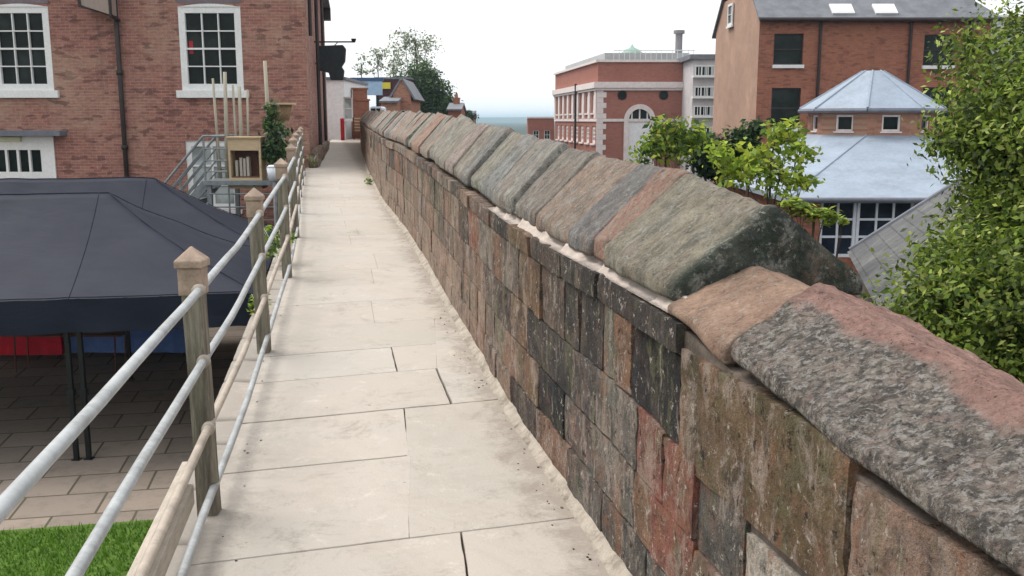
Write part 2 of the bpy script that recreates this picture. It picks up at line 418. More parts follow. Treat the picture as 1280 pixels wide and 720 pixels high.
# near slabs, gaps order: front, right, back, left
quad(2.85,3.65,LL(2.85,3.65),(-.11,-.20),(f_,D,.006,f_)); quad(2.85,3.65,(-.11,-.20),RR(2.85,3.65),(f_,f_,.005,D*.6))
quad(2.1,2.85,LL(2.1,2.85),RR(2.1,2.85),(f_,f_,f_,f_)); quad(1.3,2.1,LL(1.3,2.1),RR(1.3,2.1),(f_,)*4)
quad(.2,1.3,LL(.2,1.3),RR(.2,1.3),(f_,)*4)
quad(3.65,4.62,LL(3.65,4.62),(-.40,-.49),(.004,f_,.008,f_)); quad(3.65,5.40,(-.40,-.60),RR(3.65,5.40),(.004,f_,.006,.001))
quad(4.62,5.40,LL(4.62,5.40),(-.49,-.60),(.003,.009,.009,f_))
quad(5.40,6.14,LL(5.40,6.14),(-.34,-.48),(.006,.010,.007,f_)); quad(5.40,6.14,(-.34,-.48),RR(5.40,6.14),(.003,f_,f_,.003)); quad(6.14,6.9,(-.48,-.55),RR(6.14,6.9),(f_,f_,f_,f_))
quad(6.14,6.75,LL(6.14,6.75),(-.72,-.83),(.005,.008,.007,f_)); quad(6.14,6.75,(-.72,-.83),(-.48,-.53),(f_,f_,f_,f_))
quad(6.75,7.5,LL(6.75,7.5),(-.53,-.60),(f_,f_,f_,f_)); quad(6.9,7.5,(-.55,-.60),RR(6.9,7.5),(f_,f_,f_,f_))
c=7.5
while c<62:
    d=rs.uniform(.6,.95); L0,R0=LL(c,c+d),RR(c,c+d)
    gg=rs.choice([f_,f_,f_,.002]) if c<11 else f_
    if rs.random()<.7:
        t=rs.uniform(.35,.65); mA=L0[0]+(R0[0]-L0[0])*t; mB=L0[1]+(R0[1]-L0[1])*t
        quad(c,c+d,L0,(mA,mB),(gg,gg,f_,f_)); quad(c,c+d,(mA,mB),R0,(f_,f_,gg,f_))
    else: quad(c,c+d,L0,R0,(f_,f_,gg,f_))
    c+=d
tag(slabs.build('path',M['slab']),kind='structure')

# ------------------------------------------------------------------ city wall
def rbox(m,dims,seg,r,mapf,col):
    hx,hy,hz=[d/2 for d in dims]; r=min(r,hx*.9,hy*.9,hz*.9)
    idx={};V=[];F=[]
    def key(i,j,k):
        q=(i,j,k)
        if q not in idx:
            p=[-hx+2*hx*i/seg[0],-hy+2*hy*j/seg[1],-hz+2*hz*k/seg[2]]
            c=[max(-h+r,min(h-r,x)) for x,h in zip(p,(hx,hy,hz))]
            d=Vector([a-b for a,b in zip(p,c)])
            if d.length>1e-9: d=d.normalized()*r
            idx[q]=len(V); V.append(mapf(Vector(c)+d))
        return idx[q]
    a,b,c=seg
    for i in range(a):
        for j in range(b):
            F.append((key(i,j,0),key(i,j+1,0),key(i+1,j+1,0),key(i+1,j,0)))
            F.append((key(i,j,c),key(i+1,j,c),key(i+1,j+1,c),key(i,j+1,c)))
        for k in range(c):
            F.append((key(i,0,k),key(i+1,0,k),key(i+1,0,k+1),key(i,0,k+1)))
            F.append((key(i,b,k),key(i,b,k+1),key(i+1,b,k+1),key(i+1,b,k)))
    for j in range(b):
        for k in range(c):
            F.append((key(0,j,k),key(0,j,k+1),key(0,j+1,k+1),key(0,j+1,k)))
            F.append((key(a,j,k),key(a,j+1,k),key(a,j+1,k+1),key(a,j,k+1)))
    m.add(V,F,col)
wall=empty('city_wall',(fx(3),3,gz(3)),'old sandstone city wall with a sloping coping that carries the flagged walkway','wall')
# rampart body: core below the walkway and parapet
core=MB(); vs=[];fs=[]
ss=[-1.0]+[i*1.0 for i in range(0,63)]
for s in ss:
    top=gz(s); ht=lerp(HT,s)
    l=lx(s)
    P=[(l-.16,s,YARD-1.7),(l-.10,s,top-.055),(fx(s)+.015,s,top-.055),(fx(s)+.015,s,top+ht-.012),(fx(s)+(.62 if s>2.9 else .50),s+.12,top+ht-.012),(fx(s)+.72,s+.12,LOW-.3)]
    vs+=P
for i in range(len(ss)-1):
    for k in range(6): fs.append((i*6+k,i*6+(k+1)%6,(i+1)*6+(k+1)%6,(i+1)*6+k))
fs+= [tuple(range(6)),tuple(len(ss)*6-1-k for k in range(6))]
core.add(vs,fs,(.17,.125,.095))
core.build('rampart',M['mortar_dark'],wall)
# face stones
PAL=[(.17,.12,.10),(.24,.15,.11),(.09,.075,.07),(.27,.17,.12),(.07,.065,.062),(.22,.19,.16),(.29,.13,.09),(.13,.13,.09),(.36,.28,.22)]
DK=(.032,.034,.038); DG=(.062,.058,.056); GR=(.15,.145,.13); RD=(.27,.11,.085); BR=(.19,.125,.075); OR=(.25,.15,.10); PK=(.32,.22,.18); GN=(.11,.115,.07)
face=MB(); rs=random.Random(5)
def block(s0,s1,h0,h1,col,proud=0,near=None):
    """one squared block in the face; heights are fractions of metres above the path"""
    near=s0<7 if near is None else near
    L=s1-s0;H=h1-h0; sm,hm=(s0+s1)/2,(h0+h1)/2; dep=.14
    gq=rs.choice([0,.001,.0025,.006]); L-=gq; H-=rs.choice([0,.001,.003,.006])
    seg=(max(2,int(L/(.035 if s0<4.2 else .06))),max(2,int(H/(.035 if s0<4.2 else .06))),2) if near else (max(1,int(L/.3)),1,1)
    sd=rs.random()*50; tilt=rs.uniform(-.008,.008)
    amp=.006 if near else 0; jg=[rs.uniform(-.0035,.0035) for _ in range(4)]
    def mp(p):
        s=sm+p.x;h=hm+p.y
        a=.07-p.z-proud+tilt*p.x/max(L,.1)
        if near and p.z>0:
            a-= amp*noise.fractal((s*11,h*11,sd),.7,2.1,5)
            k=noise.noise((s*2.6,h*3.2,sd+9)); 
            if k>.34: a+= (k-.34)*.04
        
        if not near: h+=.02*noise.noise((s*1.3,h*1.7,2.2))
        if near:
            h+=.016*noise.noise((s*1.3,h*1.7,2.2)); s+=.006*noise.noise((h*9,p.x*3,sd+1))+jg[0]*p.x/L; h+=.005*noise.noise((s*8,p.y*3,sd+4))+jg[1]*p.x/L
        return W(s,a,h)
    rbox(face,(L,H,dep),seg,.004 if near else .006,mp,col)
G_=.0028
def course(s0,s1,h0f,h1f,lens,pal=None,proud=.0,seq=None):
    s=s0;i=0
    while s<s1:
        L=lens[0]+rs.random()*(lens[1]-lens[0])
        if seq and i<len(seq): L,col=seq[i]
        else: col=rs.choice(pal or PAL)
        e=min(s+L,s1)
        t=lerp(HT,(s+e)/2)/1.03
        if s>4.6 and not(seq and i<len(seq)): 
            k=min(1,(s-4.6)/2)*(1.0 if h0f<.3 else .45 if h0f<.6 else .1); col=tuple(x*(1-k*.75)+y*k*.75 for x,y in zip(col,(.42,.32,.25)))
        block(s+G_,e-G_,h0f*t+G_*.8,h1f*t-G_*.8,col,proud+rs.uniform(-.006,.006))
        s=e;i+=1
# near part: sequence read off the photograph, from s=1.2 onwards
BG=(.17,.12,.07); LM=(.62,.57,.50)
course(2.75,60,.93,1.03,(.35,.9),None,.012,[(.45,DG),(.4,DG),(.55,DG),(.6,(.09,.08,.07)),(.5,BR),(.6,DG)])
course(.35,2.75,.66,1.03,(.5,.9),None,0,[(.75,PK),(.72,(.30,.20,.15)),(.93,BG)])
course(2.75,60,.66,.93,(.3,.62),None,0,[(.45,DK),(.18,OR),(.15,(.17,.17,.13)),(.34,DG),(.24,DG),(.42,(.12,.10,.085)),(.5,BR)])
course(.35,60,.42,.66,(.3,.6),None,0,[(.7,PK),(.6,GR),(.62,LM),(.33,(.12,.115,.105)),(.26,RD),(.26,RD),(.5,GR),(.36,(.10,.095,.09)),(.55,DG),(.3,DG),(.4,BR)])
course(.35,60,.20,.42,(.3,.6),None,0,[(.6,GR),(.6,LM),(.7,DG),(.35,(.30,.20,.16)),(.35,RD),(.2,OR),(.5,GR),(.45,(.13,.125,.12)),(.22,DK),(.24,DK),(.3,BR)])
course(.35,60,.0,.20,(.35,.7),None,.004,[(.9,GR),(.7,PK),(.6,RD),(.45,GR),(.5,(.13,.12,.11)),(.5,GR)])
face.build('masonry',M['wall'],wall,smooth=True,sharp=38)
# mortar fillet along the foot and bed under the coping
fil=MB(); vs=[];fs=[]; n=0; s=.4
while s<40:
    w=.050+.02*noise.noise((s*1.7,0,0))+.005*noise.noise((s*9,2,0)); h=.035+.015*noise.noise((s*3,5,0))
    for a,hh in ((-w,.001),(-w*.55,h*.55),(-.012,h),(.06,h+.004),(.06,-.04),(-w,-.04)): vs.append(W(s,a+.004*noise.noise((s*20,a*30,1)),hh))
    n+=1; s+=.03 if s<8 else .2
for i in range(n-1):
    for k in range(6): fs.append((i*6+k,i*6+(k+1)%6,(i+1)*6+(k+1)%6,(i+1)*6+k))
fil.add(vs,fs); fil.build('mortar_fillet',M['mortar'],wall,smooth=True)
bed=MB(); vs=[];fs=[];n=0;s=2.84
while s<6:
    ht=lerp(HT,s); e=.024+(.05 if noise.noise((s*3.3,7,1))<-.05 else 0)+.022*noise.noise((s*3.1,0,4))+.012*noise.noise((s*13,1,4))+.006*noise.noise((s*37,1,4))
    vis=1 if s<7 else 0
    for a,hh in ((-.004+e,.003),(.012+e,.016+e*.3),(.05,.045),(.30,.05),(.30,-.004),(.0,-.004)): vs.append(W(s,a,ht+hh))
    n+=1; s+=.025
for i in range(n-1):
    for k in range(6): fs.append((i*6+k,i*6+(k+1)%6,(i+1)*6+(k+1)%6,(i+1)*6+k))
bed.add(vs,fs); bed.build('mortar_bed',plain('pinkish_bedding_mortar',(.50,.43,.38),.95,.2,16,.7),wall,smooth=True)
# coping stones
CS=.0018
def coping(s0,s1,H,col,setb=0,t0=.05,half=.32,mat='coping',lowprof=False,gap=.010,label=None,rough=.010,skew=0,drop=0,crestcol=None,endcol=None,Hn=None):
    m=MB(); sd=rs.random()*90; L=s1-s0-gap*2; sm=(s0+s1)/2; rec=[]
    den=.022 if s0<3.9 else .03 if s0<9 else .055 if s0<16 else .2
    tl=rs.uniform(-.012,.012)
    seg=(max(4,int(.66/(den*1.1))),max(2,int(L/den)),2 if den>.1 else 4)
    tw=rs.uniform(-.014,.014); e0=rs.uniform(-.015,.015)
    def mp(p):
        a=p.x/half; rec.append((a,p.y/L,p.z))
        k=(p.z/.5+1)/2                # 0..1 up
        crest=1-math.sqrt(a*a+CS)+math.sqrt(CS)*.9
        hh=t0+((H if Hn is None else Hn+(H-Hn)*(p.y/L+.5))-t0)*max(0,crest)
        s=sm+p.y+skew*(a+1)*.5; ht=lerp(HT,s)
        up=ht+.028-drop+k*hh+(tw*p.y/max(L,.2)*2+(tl if s0>3.6 else 0))*k
        A=half+setb+p.x+(e0 if a<0 else 0)*(-a)
        q=W(s,A,up)
        if den<.1:
            am=rough
            d=am*.8*noise.fractal((q.x*9,q.y*9,q.z*11+sd),.6,2.1,6)+am*(.6 if s0<3 else .25)*noise.noise((s*2.2,A*3,sd))
            if mat=='coping_pit': 
                d+=.011*noise.noise((q.x*23,q.y*23,q.z*23))
            # hollow weathering lines running down the slope
            d+=.003*noise.noise((s*26,A*4,sd)) 
            q.z+=d*k; q.y+=d*.4*(1 if p.y>0 else -1)
            if a<-.6: q.x+=(-a-.6)*(.05 if s0>2.4 else .02)*noise.noise((s*7,sd,2))
        return q
    rbox(m,(half*2,L,1.0),seg,.014 if den<.1 else .012,mp,col)
    if crestcol or endcol:
        for i,(a,b,z) in enumerate(rec):
            nz=noise.noise((a*5+sd,b*9,1))
            t=0
            if crestcol: t=max(0,min(1,(a+.30+nz*.25)/.16)); t=t*t*(3-2*t); cc=crestcol
            if endcol: t=max(0,min(1,((-b-.40)+nz*.03)/.07)); t=max(t,max(0,min(1,(a-.05)/.1))); cc=endcol
            m.c[i]=tuple(x*(1-t)+y*t for x,y in zip(m.c[i],cc))
    o=m.build('coping_stone',M[mat],wall,smooth=True,sharp=(0 if den<.04 else 40))
    if label: o['label']=label
    return o
rs=random.Random(21)
CP_=[(.34,.32,.30),(.38,.31,.28),(.33,.30,.25),(.35,.28,.23),(.28,.27,.24),(.38,.27,.21),(.32,.30,.26),(.40,.25,.19),(.26,.25,.24)]
coping(-.6,.62,.14,(.24,.20,.19),0,.03,.28,'coping_pit',rough=.012,crestcol=(.50,.30,.25))
coping(.62,2.42,.145,(.33,.29,.25),0,.03,.285,'coping_pit',rough=.008,skew=.20,crestcol=(.50,.30,.25),label='long flat pitted coping block with a pink worn ridge')
coping(2.42,2.86,.145,(.40,.27,.20),.0,.03,.275,'coping_brown',rough=.008,skew=.12,drop=.03,label='low reddish brown coping stone with tooling marks')
coping(2.86,3.60,.335,(.30,.27,.21),.02,.045,.315,'coping',rough=.012,endcol=(.055,.07,.055),Hn=.285,label='broad mossy coping stone with a dark green end')
near=[(3.60,3.84,.36,(.36,.22,.17)),(3.84,4.18,.36,(.22,.21,.21)),(4.18,4.84,.37,(.34,.26,.21)),(4.84,5.40,.38,(.27,.24,.21)),(5.40,6.0,.39,(.33,.31,.28)),(6.0,6.42,.39,(.28,.28,.27)),(6.42,6.95,.40,(.31,.30,.25))]
for a,b,H,c_ in near: coping(a,b,H,c_,.02+rs.uniform(0,.03),.055,.315,'coping',gap=.006)
s=6.95;n=0
while s<52 and n<84:
    L=rs.uniform(.32,.68) if s<20 else rs.uniform(.45,.9)
    coping(s,s+L,.40+rs.uniform(-.02,.02),rs.choice(CP_),.02+rs.uniform(-.01,.02),.055,.315,'coping',gap=rs.choice([.004,.007,.013])); s+=L;n+=1

# ------------------------------------------------------------------ railing
rail=empty('railing',(lx(3.78),3.78,gz(3.78)),'timber post railing with four metal tubes along the left edge of the walkway','railing')
posts=[1.16,3.78,6.38,8.95,11.5,14.1,16.7,19.3,21.9]
rs=random.Random(3)
for i,Y in enumerate(posts):
    X=lx(Y)-.01; z=gz(Y); m=MB(); w=.041; tx=-.016+rs.uniform(-.01,.01)
    H=1.03 if i<3 else 1.03
    def mp(p,X=X,Y=Y,z=z,tx=tx,i=i):
        h=p.z+(H+.25)/2-.25; k=noise.noise((p.x*20,p.y*20,h*2.5+i*7))*.005
        return Vector((X+p.x*(1+k*4)+tx*h+k,Y+p.y+k,z+h))
    rbox(m,(w*2,w*2,H+.25),(6,6,26),.008,mp,(1,1,1))
    p=m.build('post',M['wood'],rail,smooth=False)
    m=MB(); cx=X+tx*H; e=.055; t=z+H-.002
    m.add([(cx-e,Y-e,t),(cx+e,Y-e,t),(cx+e,Y+e,t),(cx-e,Y+e,t),(cx-e,Y-e,t+.028),(cx+e,Y-e,t+.028),(cx+e,Y+e,t+.028),(cx-e,Y+e,t+.028),(cx,Y,t+.085)],
          [(0,3,2,1),(0,1,5,4),(1,2,6,5),(2,3,7,6),(3,0,4,7),(4,5,8),(5,6,8),(6,7,8),(7,4,8)])
    m.box((cx-.046,Y-.046,t-.11),(cx+.046,Y+.046,t-.001))
    cp=m.build('post_cap',M['cap'],p,bevel=.004)
for k,(h,mt,r) in enumerate(((.945,'galv',.0165),(.66,'galv',.0165),(.385,'rusty',.0165),(.115,'galv',.0165))):
    pts=[];Y=-.6
    while Y<22.0:
        pts.append((lx(Y)+.02 -.016*h+.006*noise.noise((Y,k*5,0)),Y,gz(Y)+h+.012*noise.noise((Y*.45,k*9,3)))); Y+=.4
    m=MB(); m.tube(pts,r,14); m.build('rail',M[mt],rail,smooth=True)
    if k<3:
        for Y in posts[:4]:
            m=MB(); a=Vector((lx(Y-.09)+.02-.016*h,Y-.09,gz(Y)+h)); b=Vector((lx(Y-.055)+.02-.016*h,Y-.055,gz(Y)+h)); m.tube([a,b],r+.009,14); m.build('rail_collar',M['rusty'],rail,smooth=True)
m=MB()
for h,o in ((.07,.07),(.165,.085)):
    a=Vector((lx(-.5)-o,-.5,gz(0)+h)); b=Vector((lx(3.70)-o,3.70,gz(3.7)+h)); d=(b-a).normalized()
    m.obox(a,d,(.983,.185,0),(0,0,1),(0,-.012,0),((b-a).length,.012,.085))
m.build('toe_board',plain('bleached_board',(.50,.44,.37),.8,.2,8,.4,stretch=(5,1,5)),rail,bevel=.003)
# weathered edge stones beneath the posts
m=MB(); rs=random.Random(8); s=1.0
while s<26:
    L=rs.uniform(.35,.8); c_=rs.choice([(.40,.37,.33),(.33,.31,.28),(.45,.40,.35)])
    def mp(p,s=s,L=L): 
        y=s+L/2+p.y; q=Vector((lx(y)-.10+p.x,y,gz(y)-.055+p.z)); q.z+=.006*noise.noise((q.x*14,q.y*14,0)); return q
    rbox(m,(.22,L-.02,.10),(5,max(2,int(L/.06)),2) if s<9 else (1,1,1),.014,mp,c_); s+=L
m.build('edge_stones',M['slab'],wall,smooth=True)

# ------------------------------------------------------------------ foliage
def foliage(name,parent,lobes,n,size,cols,seed,clump=.16,per=28,shell=.35,flat=.5):
    rs_=np.random.RandomState(seed)
    lob=np.array([[*l[:3],l[3],l[4] if len(l)>4 else l[3],l[5] if len(l)>5 else l[3]] for l in lobes],'f')
    wgt=(lob[:,3]*lob[:,4]); wgt/=wgt.sum()
    K=max(1,n//per)
    li=rs_.choice(len(lob),K,p=wgt)
    d=rs_.randn(K,3); d/=np.linalg.norm(d,axis=1)[:,None]
    rr=shell+(1-shell)*rs_.rand(K)**.6
    cc=lob[li,:3]+d*rr[:,None]*lob[li,3:6]
    cs=clump*(.5+rs_.rand(K))
    ci=np.repeat(np.arange(K),per); n=len(ci)
    P=cc[ci]+np.clip(rs_.randn(n,3),-1.7,1.7)*cs[ci][:,None]*np.array([1,1,.6])
    out=d[ci]
    nr=out*.5+rs_.randn(n,3)*.6+np.array([0,0,flat]); nr/=np.linalg.norm(nr,axis=1)[:,None]
    t=np.cross(nr,rs_.randn(n,3)); t/=np.linalg.norm(t,axis=1)[:,None]; b=np.cross(nr,t)
    s_=size*(.55+.9*rs_.rand(n))[:,None]
    V=np.empty((n,4,3),'f'); V[:,0]=P-t*s_; V[:,1]=P-b*s_*.5+nr*s_*.12; V[:,2]=P+t*s_; V[:,3]=P+b*s_*.5+nr*s_*.12
    me=bpy.data.meshes.new(name); me.vertices.add(n*4); me.vertices.foreach_set('co',V.ravel())
    me.loops.add(n*4); me.loops.foreach_set('vertex_index',np.arange(n*4,dtype='i'))
    me.polygons.add(n); me.polygons.foreach_set('loop_start',np.arange(0,n*4,4,dtype='i'))
    me.update(calc_edges=True)
    cl=np.array(cols,'f'); tone=(.5+.9*rs_.rand(K))[ci]; col=cl[rs_.randint(len(cl),size=n)]*tone[:,None]*(.8+.4*rs_.rand(n))[:,None]
    a=np.ones((n,4,4),'f'); a[:,:,:3]=col[:,None,:]
    ca=me.color_attributes.new('Col','FLOAT_COLOR','POINT'); ca.data.foreach_set('color',a.ravel())
    me.materials.append(M['leaf'])
    o=bpy.data.objects.new(name,me); COL.objects.link(o)
    if parent: o.parent=parent; me.transform(Matrix.Translation(-parent_world(parent)))
    return o
def limbs(parent,base,top,r,lobes,seed,name='trunk',fan=1.0,twigs=3):
    rs_=random.Random(seed); m=MB()
    b=Vector(base);t=Vector(top)
    pts=[b.lerp(t,i/6)+Vector((rs_.uniform(-1,1),rs_.uniform(-1,1),0))*r*.9*(i>0) for i in range(7)]
    m.tube(pts,[r*(1.25 if i==0 else 1-.09*i) for i in range(7)],9)
    for l in lobes:
        c=Vector(l[:3]); st=pts[rs_.randint(2,6)]
        mid=st.lerp(c,.5)+Vector((rs_.uniform(-.1,.1),rs_.uniform(-.1,.1),.05))*l[3]
        m.tube([st,mid,c],[r*.45,r*.28,r*.12],6)
        for _ in range(twigs):
            e=c+Vector((rs_.gauss(0,1),rs_.gauss(0,1),rs_.gauss(.3,.8))).normalized()*l[3]*rs_.uniform(.7,1.02)
            m.tube([mid.lerp(c,.6),(c+e)/2,e],[r*.13,r*.09,r*.03],5)
    return m.build(name,M['bark'],parent,smooth=True)
def tree(name,base,top,r,lobes,n,size,cols,seed,label,cat='tree',group=None,**k):
    e=empty(name,base,label,cat,group)
    limbs(e,base,top,r,lobes,seed)
    foliage('crown',e,lobes,n,size,cols,seed,**k)
    return e
# big tree right
def lobe(u,v,Y,r,rz=None,ry=None):
    p=at(u,v,Y); return (p.x,p.y,p.z,r,ry or r,rz or r)
G1=[(.19,.27,.035),(.14,.21,.03),(.08,.13,.02),(.25,.33,.05),(.05,.09,.02),(.40,.45,.12),(.22,.32,.05)]
L1=[lobe(1305,90,8.6,.75),lobe(1272,150,8.2,.56,.38),lobe(1225,172,8.4,.34,.16),lobe(1325,200,7.8,.80,.55),lobe(1295,245,8.3,.50,.34),lobe(1295,300,8,.66,.5),
    lobe(1228,330,7.7,.42,.26),lobe(1175,388,7.4,.42,.34),lobe(1230,400,7.4,.65,.5),lobe(1310,380,7.2,.9,.8),lobe(1180,450,7.3,.45),lobe(1280,470,7,.7),lobe(1400,180,8,1.1),lobe(1420,330,7.6,1.2)]
tree('broadleaf_tree',(5.0,7.9,LOW),(4.5,7.8,-1.6),.14,L1,110000,.029,G1,4,'large leafy green tree close behind the wall at the right edge of the view',clump=.14,per=75,shell=.45)
# shrubs and saplings behind the coping
LIME=[(.34,.44,.04),(.25,.37,.04),(.42,.48,.06),(.17,.27,.04)]
MIDG=[(.09,.16,.035),(.06,.12,.03),(.12,.20,.04)]
DARK=[(.035,.075,.03),(.05,.095,.035),(.025,.055,.03)]
def shrub(name,Y,specs,n,size,cols,seed,label,cat='shrub',r=.03,**k):
    L=[lobe(u,v,Y+dy,rr,rz) for u,v,dy,rr,rz in specs]
    c=np.mean([l[:3] for l in L],axis=0)
    return tree(name,(c[0],c[1],LOW),(c[0],c[1],c[2]),r,L,n,size,cols,seed,label,cat,**k)
shrub('sapling',13.5,[(838,160,0,.22,.12),(820,178,.1,.24,.16),(848,185,-.1,.30,.2),(862,172,.1,.22,.13),(805,195,0,.2,.12)],1100,.05,LIME+MIDG,11,'yellow green sapling in front of the arched white doorway','sapling',clump=.09,per=9)
shrub('dark_shrub',16,[(884,190,0,.25,.3),(872,175,.1,.16,.18),(895,205,0,.3,.25)],2600,.05,DARK,12,'dark green bush at the foot of the beige gable wall',clump=.09,per=16)
shrub('dark_shrub',15,[(925,178,0,.16,.22),(945,162,0,.14,.10),(938,195,.1,.2,.2)],1800,.05,DARK+MIDG[:1],13,'small dark bush poking up between the lime green leaves',clump=.08,per=16)
shrub('sapling',12.5,[(905,190,0,.20,.14),(925,215,0,.30,.14),(955,200,.1,.26,.16),(985,172,.1,.22,.14),(1000,190,0,.2,.14),(975,225,-.1,.3,.16),(1005,225,.1,.2,.14),(975,160,0,.12,.1)],1500,.05,LIME,14,'lime green sapling behind the highest coping stone in front of the blue roof','sapling',clump=.10,per=8)
shrub('sapling',11,[(1000,262,0,.16,.06),(1030,270,0,.18,.05),(1052,276,0,.1,.03),(985,250,0,.12,.06)],480,.045,LIME,15,'low yellow green branch spreading in front of the glazed window grid','sapling',clump=.05,per=12,flat=2)
# weeds along the walkway
def weed(Y,X,h,n,seed,label):
    e=empty('weed',(X,Y,gz(Y)),label,'weed')
    m=MB(); r_=random.Random(seed)
    for i in range(7):
        a=r_.uniform(0,6.28); m.tube([(X,Y,gz(Y)-.02),(X+math.cos(a)*h*.2,Y+math.sin(a)*h*.2,gz(Y)+h*.6),(X+math.cos(a)*h*.4,Y+math.sin(a)*h*.4,gz(Y)+h*.95)],[.004,.003,.001],5)
    m.build('stem',M['leaf'],e)
    foliage('leaves',e,[(X,Y,gz(Y)+h*.5,h*.4,h*.4,h*.5)],n,.022,LIME+MIDG,seed,clump=.03,per=8,shell=.1)
weed(9.6,lx(9.6)-.13,.42,420,1,'bright green weed growing at the outer edge between the third and fourth railing posts')
weed(7.4,lx(7.4)-.13,.2,150,2,'small weed at the foot of the railing just past the second post')
weed(19.5,fx(19.5)-.10,.16,120,3,'tiny weed at the foot of the parapet far along the path')
weed(25.2,lx(25.2)+.12,.35,260,5,'low weed against the corner of the brick house')

# ------------------------------------------------------------------ wall with openings
def panel(m,o,u,w,L,H,holes,rev=.12,col=None):
    """rect wall in plane: o + u*a + w*b, outward normal = u x w ; holes=(a0,a1,b0,b1)"""
    o=Vector(o);u=Vector(u);w=Vector(w);nrm=u.cross(w).normalized()
    A=sorted({0,L}|{max(0,min(L,x)) for h in holes for x in h[:2]}); B=sorted({0,H}|{max(0,min(H,x)) for h in holes for x in h[2:]})
    for a0,a1 in zip(A,A[1:]):
        for b0,b1 in zip(B,B[1:]):
            if any(h[0]-1e-6<=a0 and a1<=h[1]+1e-6 and h[2]-1e-6<=b0 and b1<=h[3]+1e-6 for h in holes): continue
            m.add([o+u*a0+w*b0,o+u*a1+w*b0,o+u*a1+w*b1,o+u*a0+w*b1],[(0,1,2,3)],col)
    for a0,a1,b0,b1 in holes:
        c=[o+u*a0+w*b0,o+u*a1+w*b0,o+u*a1+w*b1,o+u*a0+w*b1]; d=[p-nrm*rev for p in c]
        m.add(c+d,[(0,4,5,1),(1,5,6,2),(2,6,7,3),(3,7,4,0)],col)
def window(parent,o,u,w,a0,a1,b0,b1,cols,rows,fw=.09,bar=.025,rev=.12,sill=.1,silld=.12,fm='white_paint',gm='glass',sillw=.08,mid=None,proud=0,label=None,sm=None):
    o=Vector(o);u=Vector(u).normalized();w=Vector(w).normalized();n=u.cross(w)
    m=MB(); z0,z1=-rev,-rev+.06+proud
    F=lambda a,b,c,d,zz0=z0,zz1=z1: m.obox(o,u,w,n,(a,c,zz0),(b,d,zz1))
    F(a0,a0+fw,b0,b1);F(a1-fw,a1,b0,b1);F(a0+fw,a1-fw,b1-fw,b1);F(a0+fw,a1-fw,b0,b0+fw)
    win=m.build('window',M[fm],parent,bevel=.004)
    if label: win['label']=label
    m=MB(); ia0,ia1,ib0,ib1=a0+fw,a1-fw,b0+fw,b1-fw
    for i in range(1,cols):
        x=ia0+(ia1-ia0)*i/cols; F(x-bar/2,x+bar/2,ib0,ib1,z0+.012,z1-.012)
    for j in range(1,rows):
        y=ib0+(ib1-ib0)*j/rows; k=bar*(1.6 if mid==j else 1); F(ia0,ia1,y-k/2,y+k/2,z0+.016,z1-.008)
    if cols*rows>1: m.build('glazing_bars',M[fm],win)
    m=MB(); m.obox(o,u,w,n,(ia0-.01,ib0-.01,z0+.002),(ia1+.01,ib1+.01,z0+.010)); m.build('pane',M[gm],win)
    if sill:
        m=MB(); m.obox(o,u,w,n,(a0-sillw,b0-sill,-rev),(a1+sillw,b0-.002,silld)); m.build('sill',M[sm or fm],win,bevel=.006)
    return win

# ------------------------------------------------------------------ left brick house
HY=25.5; HXR=-5.3; HXL=-21.0; HT_=5.2
house=empty('brick_house',(HXR,HY,YARD),'orange pink brick house with white sash windows beside the walkway on the left','house')
o=Vector((HXL,HY,YARD)); U=Vector((1,0,0)); Wz=Vector((0,0,1))
def hp(u,v): p=at(u,v,HY); return p.x-HXL,p.z-YARD
def hrect(u0,v0,u1,v1):
    a0,b1=hp(u0,v0); a1,b0=hp(u1,v1); return a0,a1,b0,b1
w2=hrect(222,8,305,113); w1=hrect(-14,8,68,113); l1=hrect(-40,170,72,232); l2=hrect(231,176,300,262); 
w0=(w1[0]-4.6,w1[1]-4.6,w1[2],w1[3])
m=MB(); panel(m,o,U,Wz,HXR-HXL,HT_-YARD,[w0,w1,w2,l1,l2],.14)
# side wall (along the path), back, far
sd=Vector((-3.55,21.5,0)); 
p0=Vector((HXR,HY,0)); p1=p0+sd; p2=Vector((HXL,p1.y,0))
uside=sd.normalized()
panel(m,Vector((p0.x,p0.y,YARD)),uside,Wz,sd.length,HT_-YARD,[(9,9.5,6.6,7.9),(9.9,10.3,2.9,6)],.14)
panel(m,Vector((p1.x,p1.y,YARD)),(-1,0,0),Wz,p1.x-HXL,HT_-YARD,[])
panel(m,Vector((HXL,p1.y,YARD)),(0,-1,0),Wz,p1.y-HY,HT_-YARD,[])
m.build('wall',M['brick_house'],house)
for r_ in (w0,w1,w2): 
    wi=window(house,o,U,Wz,*r_,3,4,fw=.165,bar=.028,rev=.10,sill=.19,silld=.11,sillw=.13,mid=2,proud=.05)
    m=MB(); # gentle arched head above the frame
    a0,a1,b0,b1=r_; N_=12; P=[]
    for i in range(N_+1):
        t=i/N_; P.append((a0+(a1-a0)*t,b1-.01+.075*math.sin(math.pi*t)))
    vs=[];fs=[]
    for d in (.0,-.14+.11+.035+.02):
        for a,b in P: vs.append(o+U*a+Wz*b-Vector((0,1,0))*(d+.006))
        for a,b in P: vs.append(o+U*a+Wz*(b1-.012)-Vector((0,1,0))*(d+.006))
    K=N_+1
    for i in range(N_): fs+=[(i,i+1,K+i+1,K+i),(2*K+i,3*K+i,3*K+i+1,2*K+i+1),(i,2*K+i,2*K+i+1,i+1)]
    m.add(vs,fs); m.build('arched_head',M['white_paint'],wi)
    m=MB(); m.obox(o,U,Wz,(0,-1,0),(a0-.02,b1+.08,.0),(a1+.02,b1+.42,.012)); m.build('lintel',M['lintel'],wi)
